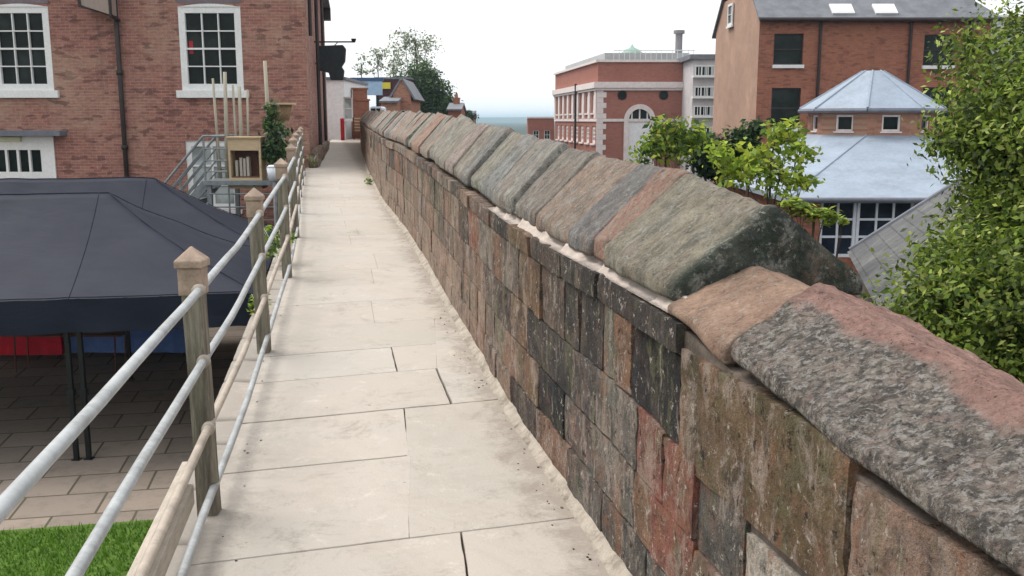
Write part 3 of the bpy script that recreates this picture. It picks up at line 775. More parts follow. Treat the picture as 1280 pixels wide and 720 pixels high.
# curtains / things seen at the windows
m=MB(); a0,a1,b0,b1=w2; m.obox(o,U,Wz,(0,-1,0),(a0+.21,b0+.93,-.088),(a0+.31,b0+1.25,-.084)); m.build('window_sticker',M['red_paint'],house)
window(house,o,U,Wz,*l1,5,1,fw=.36,bar=.06,rev=.06,sill=0,proud=.04)
window(house,o,U,Wz,*l2,2,3,fw=.15,bar=.05,rev=.10,sill=.1,gm='glass_pale')
m=MB(); a0,a1,b0,b1=hrect(-60,163,84,170); m.obox(o,U,Wz,(0,-1,0),(a0,b0,-.02),(a1,b1,.42)); m.build('door_canopy',M['lead_grey'],house,bevel=.01)
m=MB(); a0,a1,b0,b1=hrect(2,171,28,177); m.obox(o,U,Wz,(0,-1,0),(a0,b0,.03),(a1,b1,.12)); m.build('door_lamp',plain('cream_lamp',(.6,.6,.42),.5,.05),house,bevel=.01)
# drainpipe with hopper
m=MB(); a,_=hp(152,100); x=HXL+a
m.tube([(x,HY-.09,HT_),(x,HY-.09,-4.5)],.06,12)
for z in (3.1,1.2,-.7,-2.5): m.tube([(x,HY-.09,z-.06),(x,HY-.09,z+.06)],.085,12)
dp=m.build('drainpipe',M['pipe'],house,smooth=True)
m=MB(); a0,a1,b0,b1=hrect(108,-30,149,27)
X0=HXL+a0;X1=HXL+a1; zb=YARD+b0; zt=YARD+b1
m.add([(X0,HY-.5,zb+.35),(X1,HY-.5,zb+.12),(X1,HY-.002,zb+.12),(X0,HY-.002,zb+.35),(X0-.05,HY-.5,zt),(X1,HY-.5,zt),(X1,HY-.002,zt),(X0-.05,HY-.002,zt)],
      [(0,3,2,1),(4,5,6,7),(0,1,5,4),(1,2,6,5),(2,3,7,6),(3,0,4,7)])
hb=m.build('boxed_duct',plain('beige_duct_paint',(.34,.27,.23),.7,.1,2,.1,stretch=(6,1,.3)),house)
m=MB()
m.tube([(X0-.05,HY-.51,zt),(X0,HY-.51,zb+.33),(X1,HY-.51,zb+.10),(X1,HY-.51,zt)],.045,6); m.tube([(X1,HY-.5,zb+.1),(X1+.03,HY-.08,zb+.02)],.045,6)
m.build('frame',M['pipe'],hb)
# side wall pipes, eave, brackets
def sideP(t,off=0): q=p0+uside*t; nn=uside.cross(Wz); return q+nn*off
m=MB()
for t,z0,z1,r_ in ((.9,2.2,HT_,.05),(6.5,-.95,HT_,.06),(13.5,-1,HT_,.06)):
    m=MB(); q=sideP(t,.1); m.tube([(q.x,q.y,z1),(q.x,q.y,z0)],r_,8); m.build('side_drainpipe',M['pipe'],house)
wi=window(house,Vector((p0.x,p0.y,YARD)),uside,Wz,9,9.5,6.6,7.9,1,2,fw=.07,rev=.1,sill=.08)
wi=window(house,Vector((p0.x,p0.y,YARD)),uside,Wz,9.9,10.3,2.9,6,1,2,fw=.05,rev=.1,sill=0,fm='pipe')
m=MB(); q0=sideP(-.3,.30);q1=sideP(sd.length+.3,.30); f0=Vector((HXL-.4,HY-.4,0)); b0_=Vector((HXL-.4,p1.y+.4,0))
ev=[Vector((q0.x,HY-.4,HT_)),Vector((q1.x,p1.y+.4,HT_)),Vector((b0_.x,b0_.y,HT_)),Vector((f0.x,f0.y,HT_))]
rg=[Vector((-11.5,31,HT_+3.4)),Vector((-13,41,HT_+3.4))]
m.add(ev+[e-Vector((0,0,.14)) for e in ev]+rg,[(0,1,9,8),(1,2,9),(2,3,8,9),(3,0,8),(4,7,6,5),(0,4,5,1),(1,5,6,2),(2,6,7,3),(3,7,4,0)])
m.build('roof',M['slate'],house)
m=MB()
for t in (20.6,20.95,21.3):
    m=MB(); q=sideP(t,.16); m.obox((q.x,q.y,HT_-.14),uside,uside.cross(Wz),Wz,(-.08,-.16,-.5),(.08,.16,0)); m.build('eave_bracket',M['pipe'],house)
# rubble foot of the corner, along the path
m=MB(); rs=random.Random(9)
for k in range(120):
    t=-.2+14*k/120+rs.uniform(-.05,.05); h=rs.uniform(-.05,.42)*(1-t/24); 
    q=sideP(t,.10); 
    def mp(p,q=q,h=h): v=Vector((q.x,q.y,gz(min(q.y,60))+h))+uside*p.x+uside.cross(Wz)*p.y+Wz*p.z; v+=Vector([noise.noise(v*3+Vector((i*9,0,0)))*.04 for i in range(3)]); return v
    rbox(m,(rs.uniform(.3,.55),.26,rs.uniform(.18,.3)),(3,3,3),.06,mp,rs.choice([(.18,.13,.09),(.25,.17,.12),(.14,.13,.09),(.22,.12,.09)]))
m.build('rubble_foot',M['wall'],house,smooth=True)
# iron sign hung on the side wall
q=sideP(6.6,.0); qc=sideP(6.6,.62)
sg=empty('hanging_sign',(q.x,q.y,1.0),'black shaped board hanging on an iron bracket from the side of the brick house','sign')
c0=at(415,77,q.y)
m=MB(); 
prof=[(-.46,.52),(.40,.55),(.50,.42),(.46,.0),(.34,-.18),(.42,-.30),(.38,-.62),(-.05,-.62),(-.12,-.38),(-.46,-.30),(-.50,.1)]
vs=[(c0.x+a*.93,q.y-.07,c0.z+b*.95) for a,b in prof]+[(c0.x+a*.93,q.y+.07,c0.z+b*.95) for a,b in prof]; n=len(prof)
m.add(vs,[tuple(range(n))[::-1],tuple(range(n,2*n))]+[(i,(i+1)%n,(i+1)%n+n,i+n) for i in range(n)])
m.build('board',M['grey_metal'],sg,bevel=.02)
m=MB(); m.tube([(q.x-.05,q.y,c0.z+.62),(c0.x+.72,q.y,c0.z+.62)],.025,8); m.tube([(q.x-.02,q.y,c0.z-.1),(c0.x+.2,q.y,c0.z+.6)],.015,6)
m.tube([(c0.x+.72,q.y,c0.z+.60),(c0.x+.72,q.y,c0.z+.72)],[.05,.09],8); m.build('bracket',M['black_steel'],sg)

# ------------------------------------------------------------------ tents
TT=Vector((-.187,.982,0)); TL=-Vector((.982,.187,0))
def tent(C0,w,d,inset,zE,rise,val,label,legs,seed,gp):
    e=empty('gazebo_tent',(C0.x,C0.y,YARD),label,'tent',gp)
    m=MB(); nu,nv=72,44; vs=[];fs=[]
    def hgt(a,b):
        t=min(1,a/inset,(w-a)/inset,b/(d/2),(d-b)/(d/2)); t=max(t,0)
        z=rise*(.72*t+.28*t*t)
        z+=.03*noise.noise((a*.9,b*.9,seed))+.012*noise.noise((a*3.1+b,b*1.3,seed+5))-.035*math.sin(math.pi*min(1,max(0,t)))*(.6)
        return z
    for j in range(nv+1):
        for i in range(nu+1):
            a=w*i/nu;b=d*j/nv; p=C0+TL*a+TT*b; vs.append((p.x,p.y,zE+hgt(a,b)))
    for j in range(nv):
        for i in range(nu): k=j*(nu+1)+i; fs.append((k,k+nu+1,k+nu+2,k+1))
    m.add(vs,fs); m.build('canopy',M['canvas'],e,smooth=True)
    m=MB(); per=[]
    for i in range(60): per.append((w*i/60,0))
    for i in range(30): per.append((w,d*i/30))
    for i in range(60): per.append((w-w*i/60,d))
    for i in range(30): per.append((0,d-d*i/30))
    vs=[];fs=[]
    for a,b in per:
        for k in range(4):
            o_=.012*k*noise.noise((a*2.2,b*2.2,seed+k*.3)); p=C0+TL*(a+o_+(-.012 if a==0 else 0))+TT*(b-o_*2-(.012 if b==0 else 0))
            vs.append((p.x,p.y,zE+hgt(a,b)-val*k/3))
    n=len(per)
    for i in range(n):
        for k in range(3): fs.append((i*4+k,i*4+k+1,((i+1)%n)*4+k+1,((i+1)%n)*4+k))
    m.add(vs,fs); m.build('valance',M['canvas'],e,smooth=True)
    for (a0,b0),(a1,b1) in (((0,0),(inset,d/2)),((0,d),(inset,d/2)),((inset,d/2),(w-inset,d/2)),((2.45,0),(2.45,d/2)),((5.6,0),(5.6,d/2)),((0,.03),(w,.03))):
        m=MB(); pts=[]
        for i in range(31):
            t=i/30; a=a0+(a1-a0)*t;b=b0+(b1-b0)*t; p=C0+TL*a+TT*b; pts.append((p.x,p.y,zE+hgt(a,b)+.004))
        m.tube(pts,.006,6); m.build('seam',M['canvas'],e,smooth=True)
    for a,b,dbl in legs:
        m=MB()
        for o_ in ((0,) if not dbl else (-.08,.08)):
            p=C0+TL*(a+o_)+TT*b; m.box((p.x-.03,p.y-.03,YARD),(p.x+.03,p.y+.03,zE-.02)); m.box((p.x-.055,p.y-.055,YARD),(p.x+.055,p.y+.055,YARD+.012))
            if dbl: m.box((p.x-.045,p.y-.045,YARD+.9),(p.x+.045,p.y+.045,YARD+1.0))
        m.build('leg',M['black_steel'],e)
    for b in (.08,d-.08):
        m=MB(); p=C0+TL*.1+TT*b; q=C0+TL*(w-.1)+TT*b; 
        N_=8
        for i in range(N_):
            A_=p.lerp(q,i/N_);B_=p.lerp(q,(i+1)/N_); z0=zE-.12;z1=zE-.38
            if i%2: z0,z1=z1,z0
            m.tube([(A_.x,A_.y,z0),(B_.x,B_.y,z1)],.014,6); m.tube([(A_.x,A_.y,z1),(B_.x,B_.y,z0)],.014,6)
        m.build('truss',M['black_steel'],e)
    return e
C0=Vector((-3.48,13.05,0))
tent(C0,9.2,4.4,2.3,-2.34,1.24,.46,'navy gazebo tent nearest the walkway camera end, its front edge facing us',[(.1,.1,0),(2.45,.1,1),(6.5,.1,0),(9.1,.1,0),(.1,4.3,0),(2.6,4.3,0),(6.5,4.3,0)],3,'navy gazebo tents in the yard')
tent(C0+TT*4.42,9.2,3.6,2.3,-2.32,1.22,.40,'navy gazebo tent behind the front one, close to the brick house',[(.1,3.5,0),(2.6,3.5,0),(6.5,3.5,0),(9.1,3.5,0)],8,'navy gazebo tents in the yard')

# benches and table under the tents
def cloth_bench(u0,u1,v,Y,h,mat,label,name,cat):
    a=at(u0,v,Y);b=at(u1,v,Y); m=MB(); e=empty(name,(a.x,Y,YARD),label,cat)
    n=40; vs=[];fs=[]
    ring=[(0,0),(1,0),(1,1),(0,1)]; per=[]
    for i in range(n): per.append((i/n,0))
    for i in range(6): per.append((1,i/6))
    for i in range(n): per.append((1-i/n,1))
    for i in range(6): per.append((0,1-i/6))
    for (s_,t_) in per:
        x=a.x+(b.x-a.x)*s_; y=Y+.6*t_; k=noise.noise((x*5,y*5,1))*.03
        vs+=[(x,y,YARD+h),(x+k,y-.02+k,YARD+h*.5),(x+k*1.6,y-.04+k*1.5,YARD+.10)]
    K=len(per)
    for i in range(K):
        j=(i+1)%K; fs+=[(i*3,i*3+1,j*3+1,j*3),(i*3+1,i*3+2,j*3+2,j*3+1)]
    fs.append(tuple(i*3 for i in range(K)))
    m.add(vs,fs); m.build('cover',mat,e,smooth=False)
    for x in (a.x+.1,b.x-.1):
        for y in (Y+.08,Y+.5):
            mm=MB(); mm.box((x-.02,y-.02,YARD),(x+.02,y+.02,YARD+h-.01)); mm.build('leg',M['black_steel'],e)
cloth_bench(-25,77,440,18.3,.62,M['red_cloth'],'low bench draped in red cloth at the far side under the tents','covered_bench','bench')
cloth_bench(79,235,440,18.5,.60,M['blue_cloth'],'long low bench draped in blue cloth beside the red one under the tents','covered_bench','bench')
Yt=17.2; a=at(2,430,Yt); b=at(150,424,Yt)
e=empty('trestle_table',(a.x,Yt,YARD),'thin brown topped folding table with spindly legs under the rear tent','table')
m=MB(); m.box((a.x,Yt,YARD+.70),(b.x,Yt+.6,YARD+.73)); m.build('tabletop',M['brown_wood'],e,bevel=.004)
for x in (a.x+.18,b.x-.15):
    for y in (Yt+.06,Yt+.54):
        m=MB(); m.tube([(x,y,YARD),(x+.03,y,YARD+.70)],.016,8); m.build('leg',M['brown_wood'],e)

# ------------------------------------------------------------------ steel landing, stair, cabinet and poles
LZ=-1.36
e=empty('steel_landing',(-6.0,23,YARD),'galvanised steel landing and stair rising from the yard to the walkway','stair')
m=MB(); m.box((-7.0,22.0,LZ-.10),(-4.95,24.4,LZ)); m.build('platform',M['old_galv'],e)
for x in (-6.9,-5.2):
    for y in (22.1,24.3):
        m=MB(); m.box((x-.05,y-.05,YARD),(x+.05,y+.05,LZ-.1)); m.build('leg',M['old_galv'],e)
for y in (22.15,23.15):
    m=MB(); m.obox((-7.0,y,LZ-.08),Vector((-.66,0,-.75)),(0,1,0),Vector((-.75,0,.66)),(0,-.03,-.1),(4.3,.03,.1)); m.build('stringer',M['old_galv'],e)
    for hh,r_ in ((1.0,.03),(.72,.02),(.45,.02),(.2,.02)):
        m=MB(); m.tube([(-6.5,y,LZ+hh),(-7.0,y,LZ+hh),(-7.0-.66*4.3,y,LZ+hh-.75*4.3)],r_,8); m.build('handrail',M['old_galv'],e)
    for t in (0,1.4,2.8,4.2):
        m=MB(); x=-7.0-.66*t; z=LZ-.75*t; m.tube([(x,y,z-.1),(x,y,z+1.0)],.025,8); m.build('baluster',M['old_galv'],e)
for k in range(14):
    m=MB(); x=-7.05-.2*k; z=LZ-.23*(k+1); m.box((x-.22,22.18,z-.03),(x,23.12,z)); m.build('tread',M['old_galv'],e)
m=MB()
for x in (-6.45,-5.9,-5.4): m.tube([(x,22.05,LZ),(x,22.05,LZ-.9)],.02,6)
for z in (LZ-.3,LZ-.6,LZ-.9): m.tube([(-6.9,22.05,z),(-5.1,22.05,z)],.018,6)
m.build('under_rail',M['old_galv'],e)
# timber cabinet
Yc=22.2; a=at(284,173,Yc); b=at(328,236,Yc); x0,x1,z1,z0=a.x,b.x,a.z,b.z
e=empty('timber_cabinet',((x0+x1)/2,Yc,z0),'pale plywood cabinet with a brown interior standing on the steel landing','cabinet')
H=z1-z0; m=MB()
m.box((x0,Yc,z0),(x0+.05,Yc+.5,z1)); m.box((x1-.05,Yc,z0),(x1,Yc+.5,z1)); m.box((x0-.03,Yc-.05,z1),(x1+.03,Yc+.52,z1+.04))
m.box((x0+.05,Yc,z1-H*.24),(x1-.05,Yc+.03,z1-.002)); m.box((x0+.05,Yc,z0),(x1-.05,Yc+.03,z0+H*.22)); m.build('carcass',M['plywood'],e,bevel=.004)
m=MB(); m.box((x0+.05,Yc+.40,z0+.02),(x1-.05,Yc+.44,z1-.02)); m.box((x0+.055,Yc+.05,z0+H*.22),(x1-.055,Yc+.4,z0+H*.22+.03)); m.build('back_board',M['brown_wood'],e)
m=MB()
for i,(dx,hh) in enumerate(((.12,.36),(.22,.42),(.30,.40),(.38,.44))): m.box((x0+dx,Yc+.12,z0+H*.22+.03),(x0+dx+.055,Yc+.3,z0+H*.22+.03+hh))
m.build('leaflet_rack',plain('off_white_card',(.46,.42,.35),.8,.1),e)
m=MB(); m.box((x0+.1,Yc+.06,LZ),(x0+.18,Yc+.44,z0)); m.box((x1-.18,Yc+.06,LZ),(x1-.1,Yc+.44,z0))
if z0>LZ: m.build('foot',M['brown_wood'],e)
PL=[('leftmost of the pale poles behind the cabinet, standing apart from the rest',266,98,.030),('tallest thick pale pole, second from the left behind the cabinet',281,90,.045),('thin pale pole in the middle of the bundle behind the cabinet',291,106,.028),
    ('thick pale pole right of the middle of the bundle behind the cabinet',299,108,.042),('short pale pole at the right end of the bundle behind the cabinet',309,112,.028)]
for lab,u,v,r_ in PL:
    t=at(u,v,23.1); m=MB(); k=random.Random(u).uniform(-.05,.05)
    m.tube([(t.x+k*1.5,23.1,LZ),(t.x+k*.6,23.1,(LZ+t.z)/2),(t.x,23.1,t.z)],[r_*1.1,r_,r_*.9],10)
    tag(m.build('timber_pole',M['pole'],smooth=True),lab,'pole','pale timber poles behind the cabinet')
t=at(331,76,22.6); m=MB(); m.tube([(t.x+.05,22.6,LZ),(t.x,22.6,t.z)],[.055,.04],10)
tag(m.build('tall_post',M['pole'],smooth=True),'tall slim pale post right of the cabinet, next to the climbing plant','post')
# climbing plant in pot and basket
p=at(347,205,22.4)
e=empty('potted_plant',(p.x,22.4,LZ),'dark green climbing plant in a pot between the tall post and the railing','plant')
m=MB(); m.tube([(p.x,22.4,LZ),(p.x,22.4,LZ+.32)],[.14,.19],14); m.build('pot',M['basket'],e,smooth=True)
m=MB(); m.tube([(p.x,22.4,LZ+.3),(p.x-.05,22.4,LZ+1.0),(p.x,22.4,.1)],[.03,.02,.01],6); m.build('stem',M['bark'],e)
foliage('leaves',e,[(p.x,22.4,-.35,.24,.2,.45),(p.x-.1,22.4,-.75,.28,.2,.3),(p.x-.12,22.4,.15,.12,.1,.3)],1700,.06,DARK+MIDG+[(.22,.30,.2)],31,clump=.07,per=12)
p=at(353,140,23.2)
e=empty('wicker_basket',(p.x,23.2,p.z),'brown wicker basket with a flat rim fixed to a stake above the climbing plant','basket')
m=MB(); m.tube([(p.x,23.2,p.z-.2),(p.x,23.2,p.z+.17)],[.15,.23],14); m.build('bowl',M['basket'],e,smooth=True)
m=MB(); m.tube([(p.x,23.2,p.z+.17),(p.x,23.2,p.z+.21)],[.33,.33],18); m.build('rim',M['plywood'],e)
m=MB(); m.tube([(p.x,23.2,p.z-.2),(p.x,23.2,LZ)],[.035,.04],8); m.build('stake',M['pole'],e)
p=at(343,216,21.6)
e=empty('white_bucket',(p.x,21.6,p.z-.17),'white plastic tub hooked over the railing side near the steel landing','bucket')
m=MB(); m.tube([(p.x,21.6,p.z-.17),(p.x,21.6,p.z+.12)],[.13,.17],16); m.tube([(p.x,21.6,p.z+.12),(p.x,21.6,p.z+.17)],[.175,.12],16); m.build('tub',M['white_plastic'],e,smooth=True)
m=MB(); m.tube([(p.x,21.6,p.z-.17),(p.x,21.6,YARD)],.05,8); m.build('stand',M['galv'],e)

# ------------------------------------------------------------------ far end of the walkway
def simple_house(name,label,X0,X1,Y0,Y1,zb,ze,rise,mat,wins=(),roofm='slate',cat='house',ridge='x',group=None,over=.25,chim=()):
    e=empty(name,((X0+X1)/2,Y0,zb),label,cat,group)
    m=MB(); o_=Vector((X0,Y0,zb)); L=X1-X0;H_=ze-zb
    panel(m,o_,(1,0,0),Wz,L,H_,[w[:4] for w in wins],.12)
    panel(m,Vector((X1,Y0,zb)),(0,1,0),Wz,Y1-Y0,H_,[]); panel(m,Vector((X1,Y1,zb)),(-1,0,0),Wz,L,H_,[]); panel(m,Vector((X0,Y1,zb)),(0,-1,0),Wz,Y1-Y0,H_,[])
    if rise and ridge=='x':
        ym=(Y0+Y1)/2
        for x in (X0,X1): m.add([(x,Y0,ze),(x,Y1,ze),(x,ym,ze+rise)],[(0,1,2)])
    if rise and ridge=='y':
        xm=(X0+X1)/2
        for y in (Y0,Y1): m.add([(X0,y,ze),(X1,y,ze),(xm,y,ze+rise)],[(0,1,2)])
    m.build('wall',M[mat],e)
    m=MB()
    def slope(a,b,c,d,t=.12):
        n_=(Vector(b)-Vector(a)).cross(Vector(d)-Vector(a)).normalized()*t
        P=[Vector(q) for q in (a,b,c,d)]; m.add([p+Vector((0,0,.01)) for p in P]+[p+n_+Vector((0,0,.01)) for p in P],[(3,2,1,0),(4,5,6,7),(0,1,5,4),(1,2,6,5),(2,3,7,6),(3,0,4,7)])
    if rise and ridge=='x':
        k=over*rise/((Y1-Y0)/2)
        slope((X0-over*.4,Y0-over,ze-k),(X1+over*.4,Y0-over,ze-k),(X1+over*.4,ym,ze+rise),(X0-over*.4,ym,ze+rise))
        slope((X1+over*.4,Y1+over,ze-k),(X0-over*.4,Y1+over,ze-k),(X0-over*.4,ym,ze+rise),(X1+over*.4,ym,ze+rise))
    elif rise:
        k=over*rise/((X1-X0)/2)
        slope((X0-over,Y1+over*.4,ze-k),(X0-over,Y0-over*.4,ze-k),(xm,Y0-over*.4,ze+rise),(xm,Y1+over*.4,ze+rise))
        slope((X1+over,Y0-over*.4,ze-k),(X1+over,Y1+over*.4,ze-k),(xm,Y1+over*.4,ze+rise),(xm,Y0-over*.4,ze+rise))
    else: m.box((X0-.1,Y0-.1,ze),(X1+.1,Y1+.1,ze+.15))
    rf=m.build('roof',M[roofm],e)
    for (x,y,w_,zt) in chim:
        mm=MB(); mm.box((x-w_,y-w_,ze-.2),(x+w_,y+w_,zt)); mm.box((x-w_*1.15,y-w_*1.15,zt),(x+w_*1.15,y+w_*1.15,zt+.12)); 
        mm.tube([(x,y,zt+.1),(x,y,zt+.4)],[.13,.1],8); mm.build('chimney',M['brick_red'],rf)
    for w in wins: window(e,o_,(1,0,0),Wz,*w[:4],w[4] if len(w)>4 else 2,w[5] if len(w)>5 else 2,fw=.07,bar=.04,rev=.12,sill=.08,gm=w[6] if len(w)>6 else 'glass')
    return e
def ur(u0,v0,u1,v1,Y):
    a=at(u0,v0,Y);b=at(u1,v1,Y); return a.x,b.x,b.z,a.z
x0,x1,z0,z1=ur(409,100,432,166,52)
simple_house('white_building','white rendered building at the far end of the walkway behind the hanging sign',x0-1,x1,52,60,-3,z1,0,'render_white',[(1.8,2.3,3.0,4.2,1,2,'glass_pale')],cat='building')
x0,x1,z0,z1=ur(426,149,430,166,50)
e=empty('red_post_box',((x0+x1)/2,50,z0),'small red pillar box at the end of the path against the white building','post box')
m=MB(); c_=((x0+x1)/2); m.tube([(c_,50,-1.6),(c_,50,z1-.08),(c_,50,z1-.02)],[.10,.10,.12],14); m.build('body',M['red_paint'],e,smooth=True)
m=MB(); m.tube([(c_,50,z1-.02),(c_,50,z1+.04),(c_,50,z1+.08)],[.12,.09,.02],14); m.build('cap',M['red_paint'],e,smooth=True)
# brick pier and stepped wall
x0,x1,z0,z1=ur(432,126,461,172,54)
e=empty('brick_wall',((x0+x1)/2,54,z0),'brown brick wall with a square pier closing the far end of the path','wall')
m=MB(); m.box((x0,54,-2.5),(x1,54.5,z1)); m.box((x0-.05,53.95,z1),(x1+.05,54.55,z1+.1)); 
m.box((x0-.6,54.0,-2.5),(x0,54.45,z1-.9)); m.build('panel',M['brick_red'],e)
a0,a1,b0,b1=ur(441,112,458,126,54.1)
m=MB(); m.box((a0,54.05,b0+.08),(a1,54.5,b1)); m.box((a0-.06,54.0,b1),(a1+.06,54.55,b1+.1)); m.build('pier',M['brick_red'],e)
x0,x1,z0,z1=ur(442,148,452,163,51.5)
e=empty('timber_gate',((x0+x1)/2,51.5,z0),'small pale timber slatted gate in front of the brown brick wall','gate')
m=MB()
for i in range(5): z=z0+(z1-z0)*i/4; m.box((x0,51.5,z-.035),(x1,51.54,z+.035))
m.build('slats',M['plywood'],e)
m=MB(); m.box((x0-.05,51.47,-1.6),(x0+.03,51.57,z1+.05)); m.box((x1-.03,51.47,-1.6),(x1+.05,51.57,z1+.05)); m.build('posts',M['brown_wood'],e)
x0,x1,z0,z1=ur(439,97,478,119,72)
e=empty('hoarding',((x0+x1)/2,72,-4),'pale blue advertising hoarding above the brick wall at the end of the path','billboard')
m=MB(); m.box((x0,72,z0),(x1,72.15,z1-.25)); m.build('panel',M['blue_panel'],e)
m=MB(); m.box((x0-.1,71.95,z1-.248),(x1+.1,72.2,z1)); m.build('top_trim',plain('blue_trim',(.05,.10,.2),.6,.1),e)
m=MB(); m.box((x0+.3,72.2,-5.5),(x0+.5,72.4,z1-.3)); m.box((x1-.5,72.2,-5.5),(x1-.3,72.4,z1-.3)); m.build('stilts',M['black_steel'],e)
x0,x1,z0,z1=ur(470,99,513,150,78)
e=simple_house('maroon_building','dark maroon flat building behind the hoarding at the end of the walkway',x0,x1,78,88,LOW,z1,0,'maroon',[(.8,2.0,4.5,5.5,2,1)],cat='building')
a0,a1,b0,b1=ur(477,103,488,111,77.8)
m=MB(); m.box((a0,77.8,b0),(a1,77.9,b1)); tag(m.build('yellow_sign',M['yellow']),'small yellow sign board on the maroon building right of the blue hoarding','sign')
def hw(u0,u1,Y,X0): return at(u0,100,Y).x-X0,at(u1,100,Y).x-X0
x0,x1,z0,z1=ur(476,128,497,150,66)
simple_house('small_brick_house','small low brick house with a narrow doorway just beyond the parapet end',x0,x1,66,71,LOW,z1,.3,'brick_pale',[(.5,.75,5.2,6.1,1,1)],ridge='x')
x0,x1,z0,z1=ur(491,118,514,150,68)
simple_house('gabled_stone_house','taller pale stone house with a steep gable beside the green trees',x0,x1,68,75,LOW,z1,1.0,'brick_pale',[(.55,.85,5.9,6.9,1,1)],ridge='y')
x0,x1,z0,z1=ur(461,133,478,140,60)
e=empty('white_van',((x0+x1)/2,60,z0),'white vehicle roof just visible over the far end of the parapet','van')
zz=z1; m=MB(); prof=[(0,-1.2),(0,-.35),(.12,-.05),(.3,0),(.85,0),(.97,-.1),(1,-.5),(1,-1.2)]; n=len(prof); L_=x1-x0
vs=[(x0+L_*a,60,zz+b) for a,b in prof]+[(x0+L_*a,62,zz+b) for a,b in prof]
m.add(vs,[tuple(range(n)),tuple(range(2*n-1,n-1,-1))]+[(i,i+n,(i+1)%n+n,(i+1)%n) for i in range(n)]); m.build('body',M['white_plastic'],e)
m=MB(); m.box((x0+L_*.15,59.98,zz-.42),(x0+L_*.5,59.996,zz-.12)); m.box((x0+L_*.55,59.98,zz-.42),(x0+L_*.85,59.996,zz-.12)); m.build('window',M['glass'],e)
for k,x in enumerate((x0+L_*.25,x0+L_*.75)):
    m=MB(); m.tube([(x,59.9,zz-1.25),(x,60.1,zz-1.25)],.2,12); m.build('wheel',M['black_steel'],e)
x0,x1,z0,z1=ur(560,138,576,155,75)
simple_house('red_house','little red brick house with a chimney right of the dense trees',x0,x1,75,82,LOW,z1,.5,'brick_red',[(.3,.8,5.4,6.1,1,1)],chim=[(x0+.5,78,.25,z1+.9)])
x0,x1,z0,z1=ur(578,144,592,155,90)
simple_house('low_roofed_house','lowest dark roofed house against the sky left of the blue hills',x0,x1,90,96,LOW,z1-.2,.5,'brick_red',[(.3,.8,5.4,6.0,1,1)])
# trees at the far end
TG=[(.06,.11,.03),(.09,.15,.04),(.045,.085,.03)]
PG=[(.25,.29,.17),(.19,.23,.13),(.32,.36,.22)]
def fartree(u,v,Y,specs,n,size,cols,seed,label,r=.2,name='tree',**k):
    L=[lobe(a,b,Y,rr,rz) for a,b,rr,rz in specs]; p=at(u,v,Y); c=L[0]
    return tree(name,(p.x,Y,LOW),(p.x,Y,max(l[2] for l in L)-.4),r,L,n,size,cols,seed,label,'tree','trees beyond the end of the walkway',**k)
fartree(452,120,95,[(452,84,.7,.9),(452,74,.5,.5)],200,.13,PG,41,'thin pale tree furthest left above the hoarding',.07,clump=.2,per=10)
fartree(474,120,95,[(473,78,.9,.8),(476,66,1.0,.5),(468,88,.6,.6)],330,.13,PG,42,'sparse see-through tree over the middle of the hoarding',.09,clump=.2,per=10)
fartree(492,120,92,[(492,82,1.0,.8),(495,70,1.0,.5),(487,90,.7,.6)],330,.13,PG,43,'sparse tree over the right end of the hoarding',.09,clump=.2,per=10)
fartree(520,120,90,[(520,50,2.0,.7),(522,66,1.8,.9),(508,60,1.6,.6),(535,56,1.0,.5),(515,85,2.0,1.2),(527,92,1.6,1.6),(505,42,1.3,.3)],1700,.12,PG,44,'tallest airy tree with a pale feathery top',.16,clump=.4,per=8)
fartree(522,140,82,[(524,104,1.8,1.6),(515,122,1.9,1.5),(536,120,1.9,1.6),(528,138,2.2,1.2)],15000,.14,TG,45,'dense dark green tree rising behind the parapet',.2,clump=.35,per=20)
fartree(550,145,84,[(548,130,1.3,1.0),(556,138,1.2,.8),(543,142,1.2,.8)],6000,.13,TG,46,'rounded dark green tree sloping down towards the red house',.15,clump=.3,per=20)
fartree(583,150,88,[(583,146,.7,.5)],900,.12,DARK,47,'small dark bush like tree between the two low red houses',.08,clump=.2,per=16)

# ------------------------------------------------------------------ quoined red building
Q=Vector((6.1,70,LOW)); QL=7.0; QH=4.15-LOW
hall=empty('quoined_hall',(9.5,70,LOW),'red brick hall with white quoins, round windows and an arched doorway','building')
def qz(v): return at(745,v,70).z-LOW
def qx(u): return at(u,100,70).x-Q.x
front=[(qx(773),qx(783),qz(124),qz(114)),(qx(825),qx(835),qz(124),qz(114)),(qx(783),qx(818),0,qz(132))]
m=MB(); panel(m,Q,(1,0,0),Wz,QL,QH,front,.2)
S0=Vector((6.1,70,LOW)); S1=Vector((3.95,90,LOW)); su=(S0-S1).normalized(); SLn=(S0-S1).length
side=[(1.2+i*2.4,2.6+i*2.4,qz(141),qz(118)) for i in range(8)]+[(1.2+i*2.4,2.6+i*2.4,qz(180),qz(158)) for i in range(8)]
panel(m,S1,su,Wz,SLn,QH,side,.2)
panel(m,Q+Vector((QL,0,0)),(0,1,0),Wz,20,QH,[]); panel(m,Vector((13.1,90,LOW)),(-1,0,0),Wz,13.1-3.95,QH,[])
m.build('wall',M['brick_rose'],hall)
for r_ in side: window(hall,S1,su,Wz,*r_,2,3,fw=.22,bar=.08,rev=.18,sill=.12,fm='stone_trim',gm='glass_pale',proud=.05)
for i in range(9):
    m=MB(); a=.35+i*2.4; m.obox(S1,su,Wz,su.cross(Wz),(a-.36,qz(148.5)+.01,-.02),(a+.36,qz(113)-.01,.10)); m.build('pilaster',M['stone_trim'],hall)
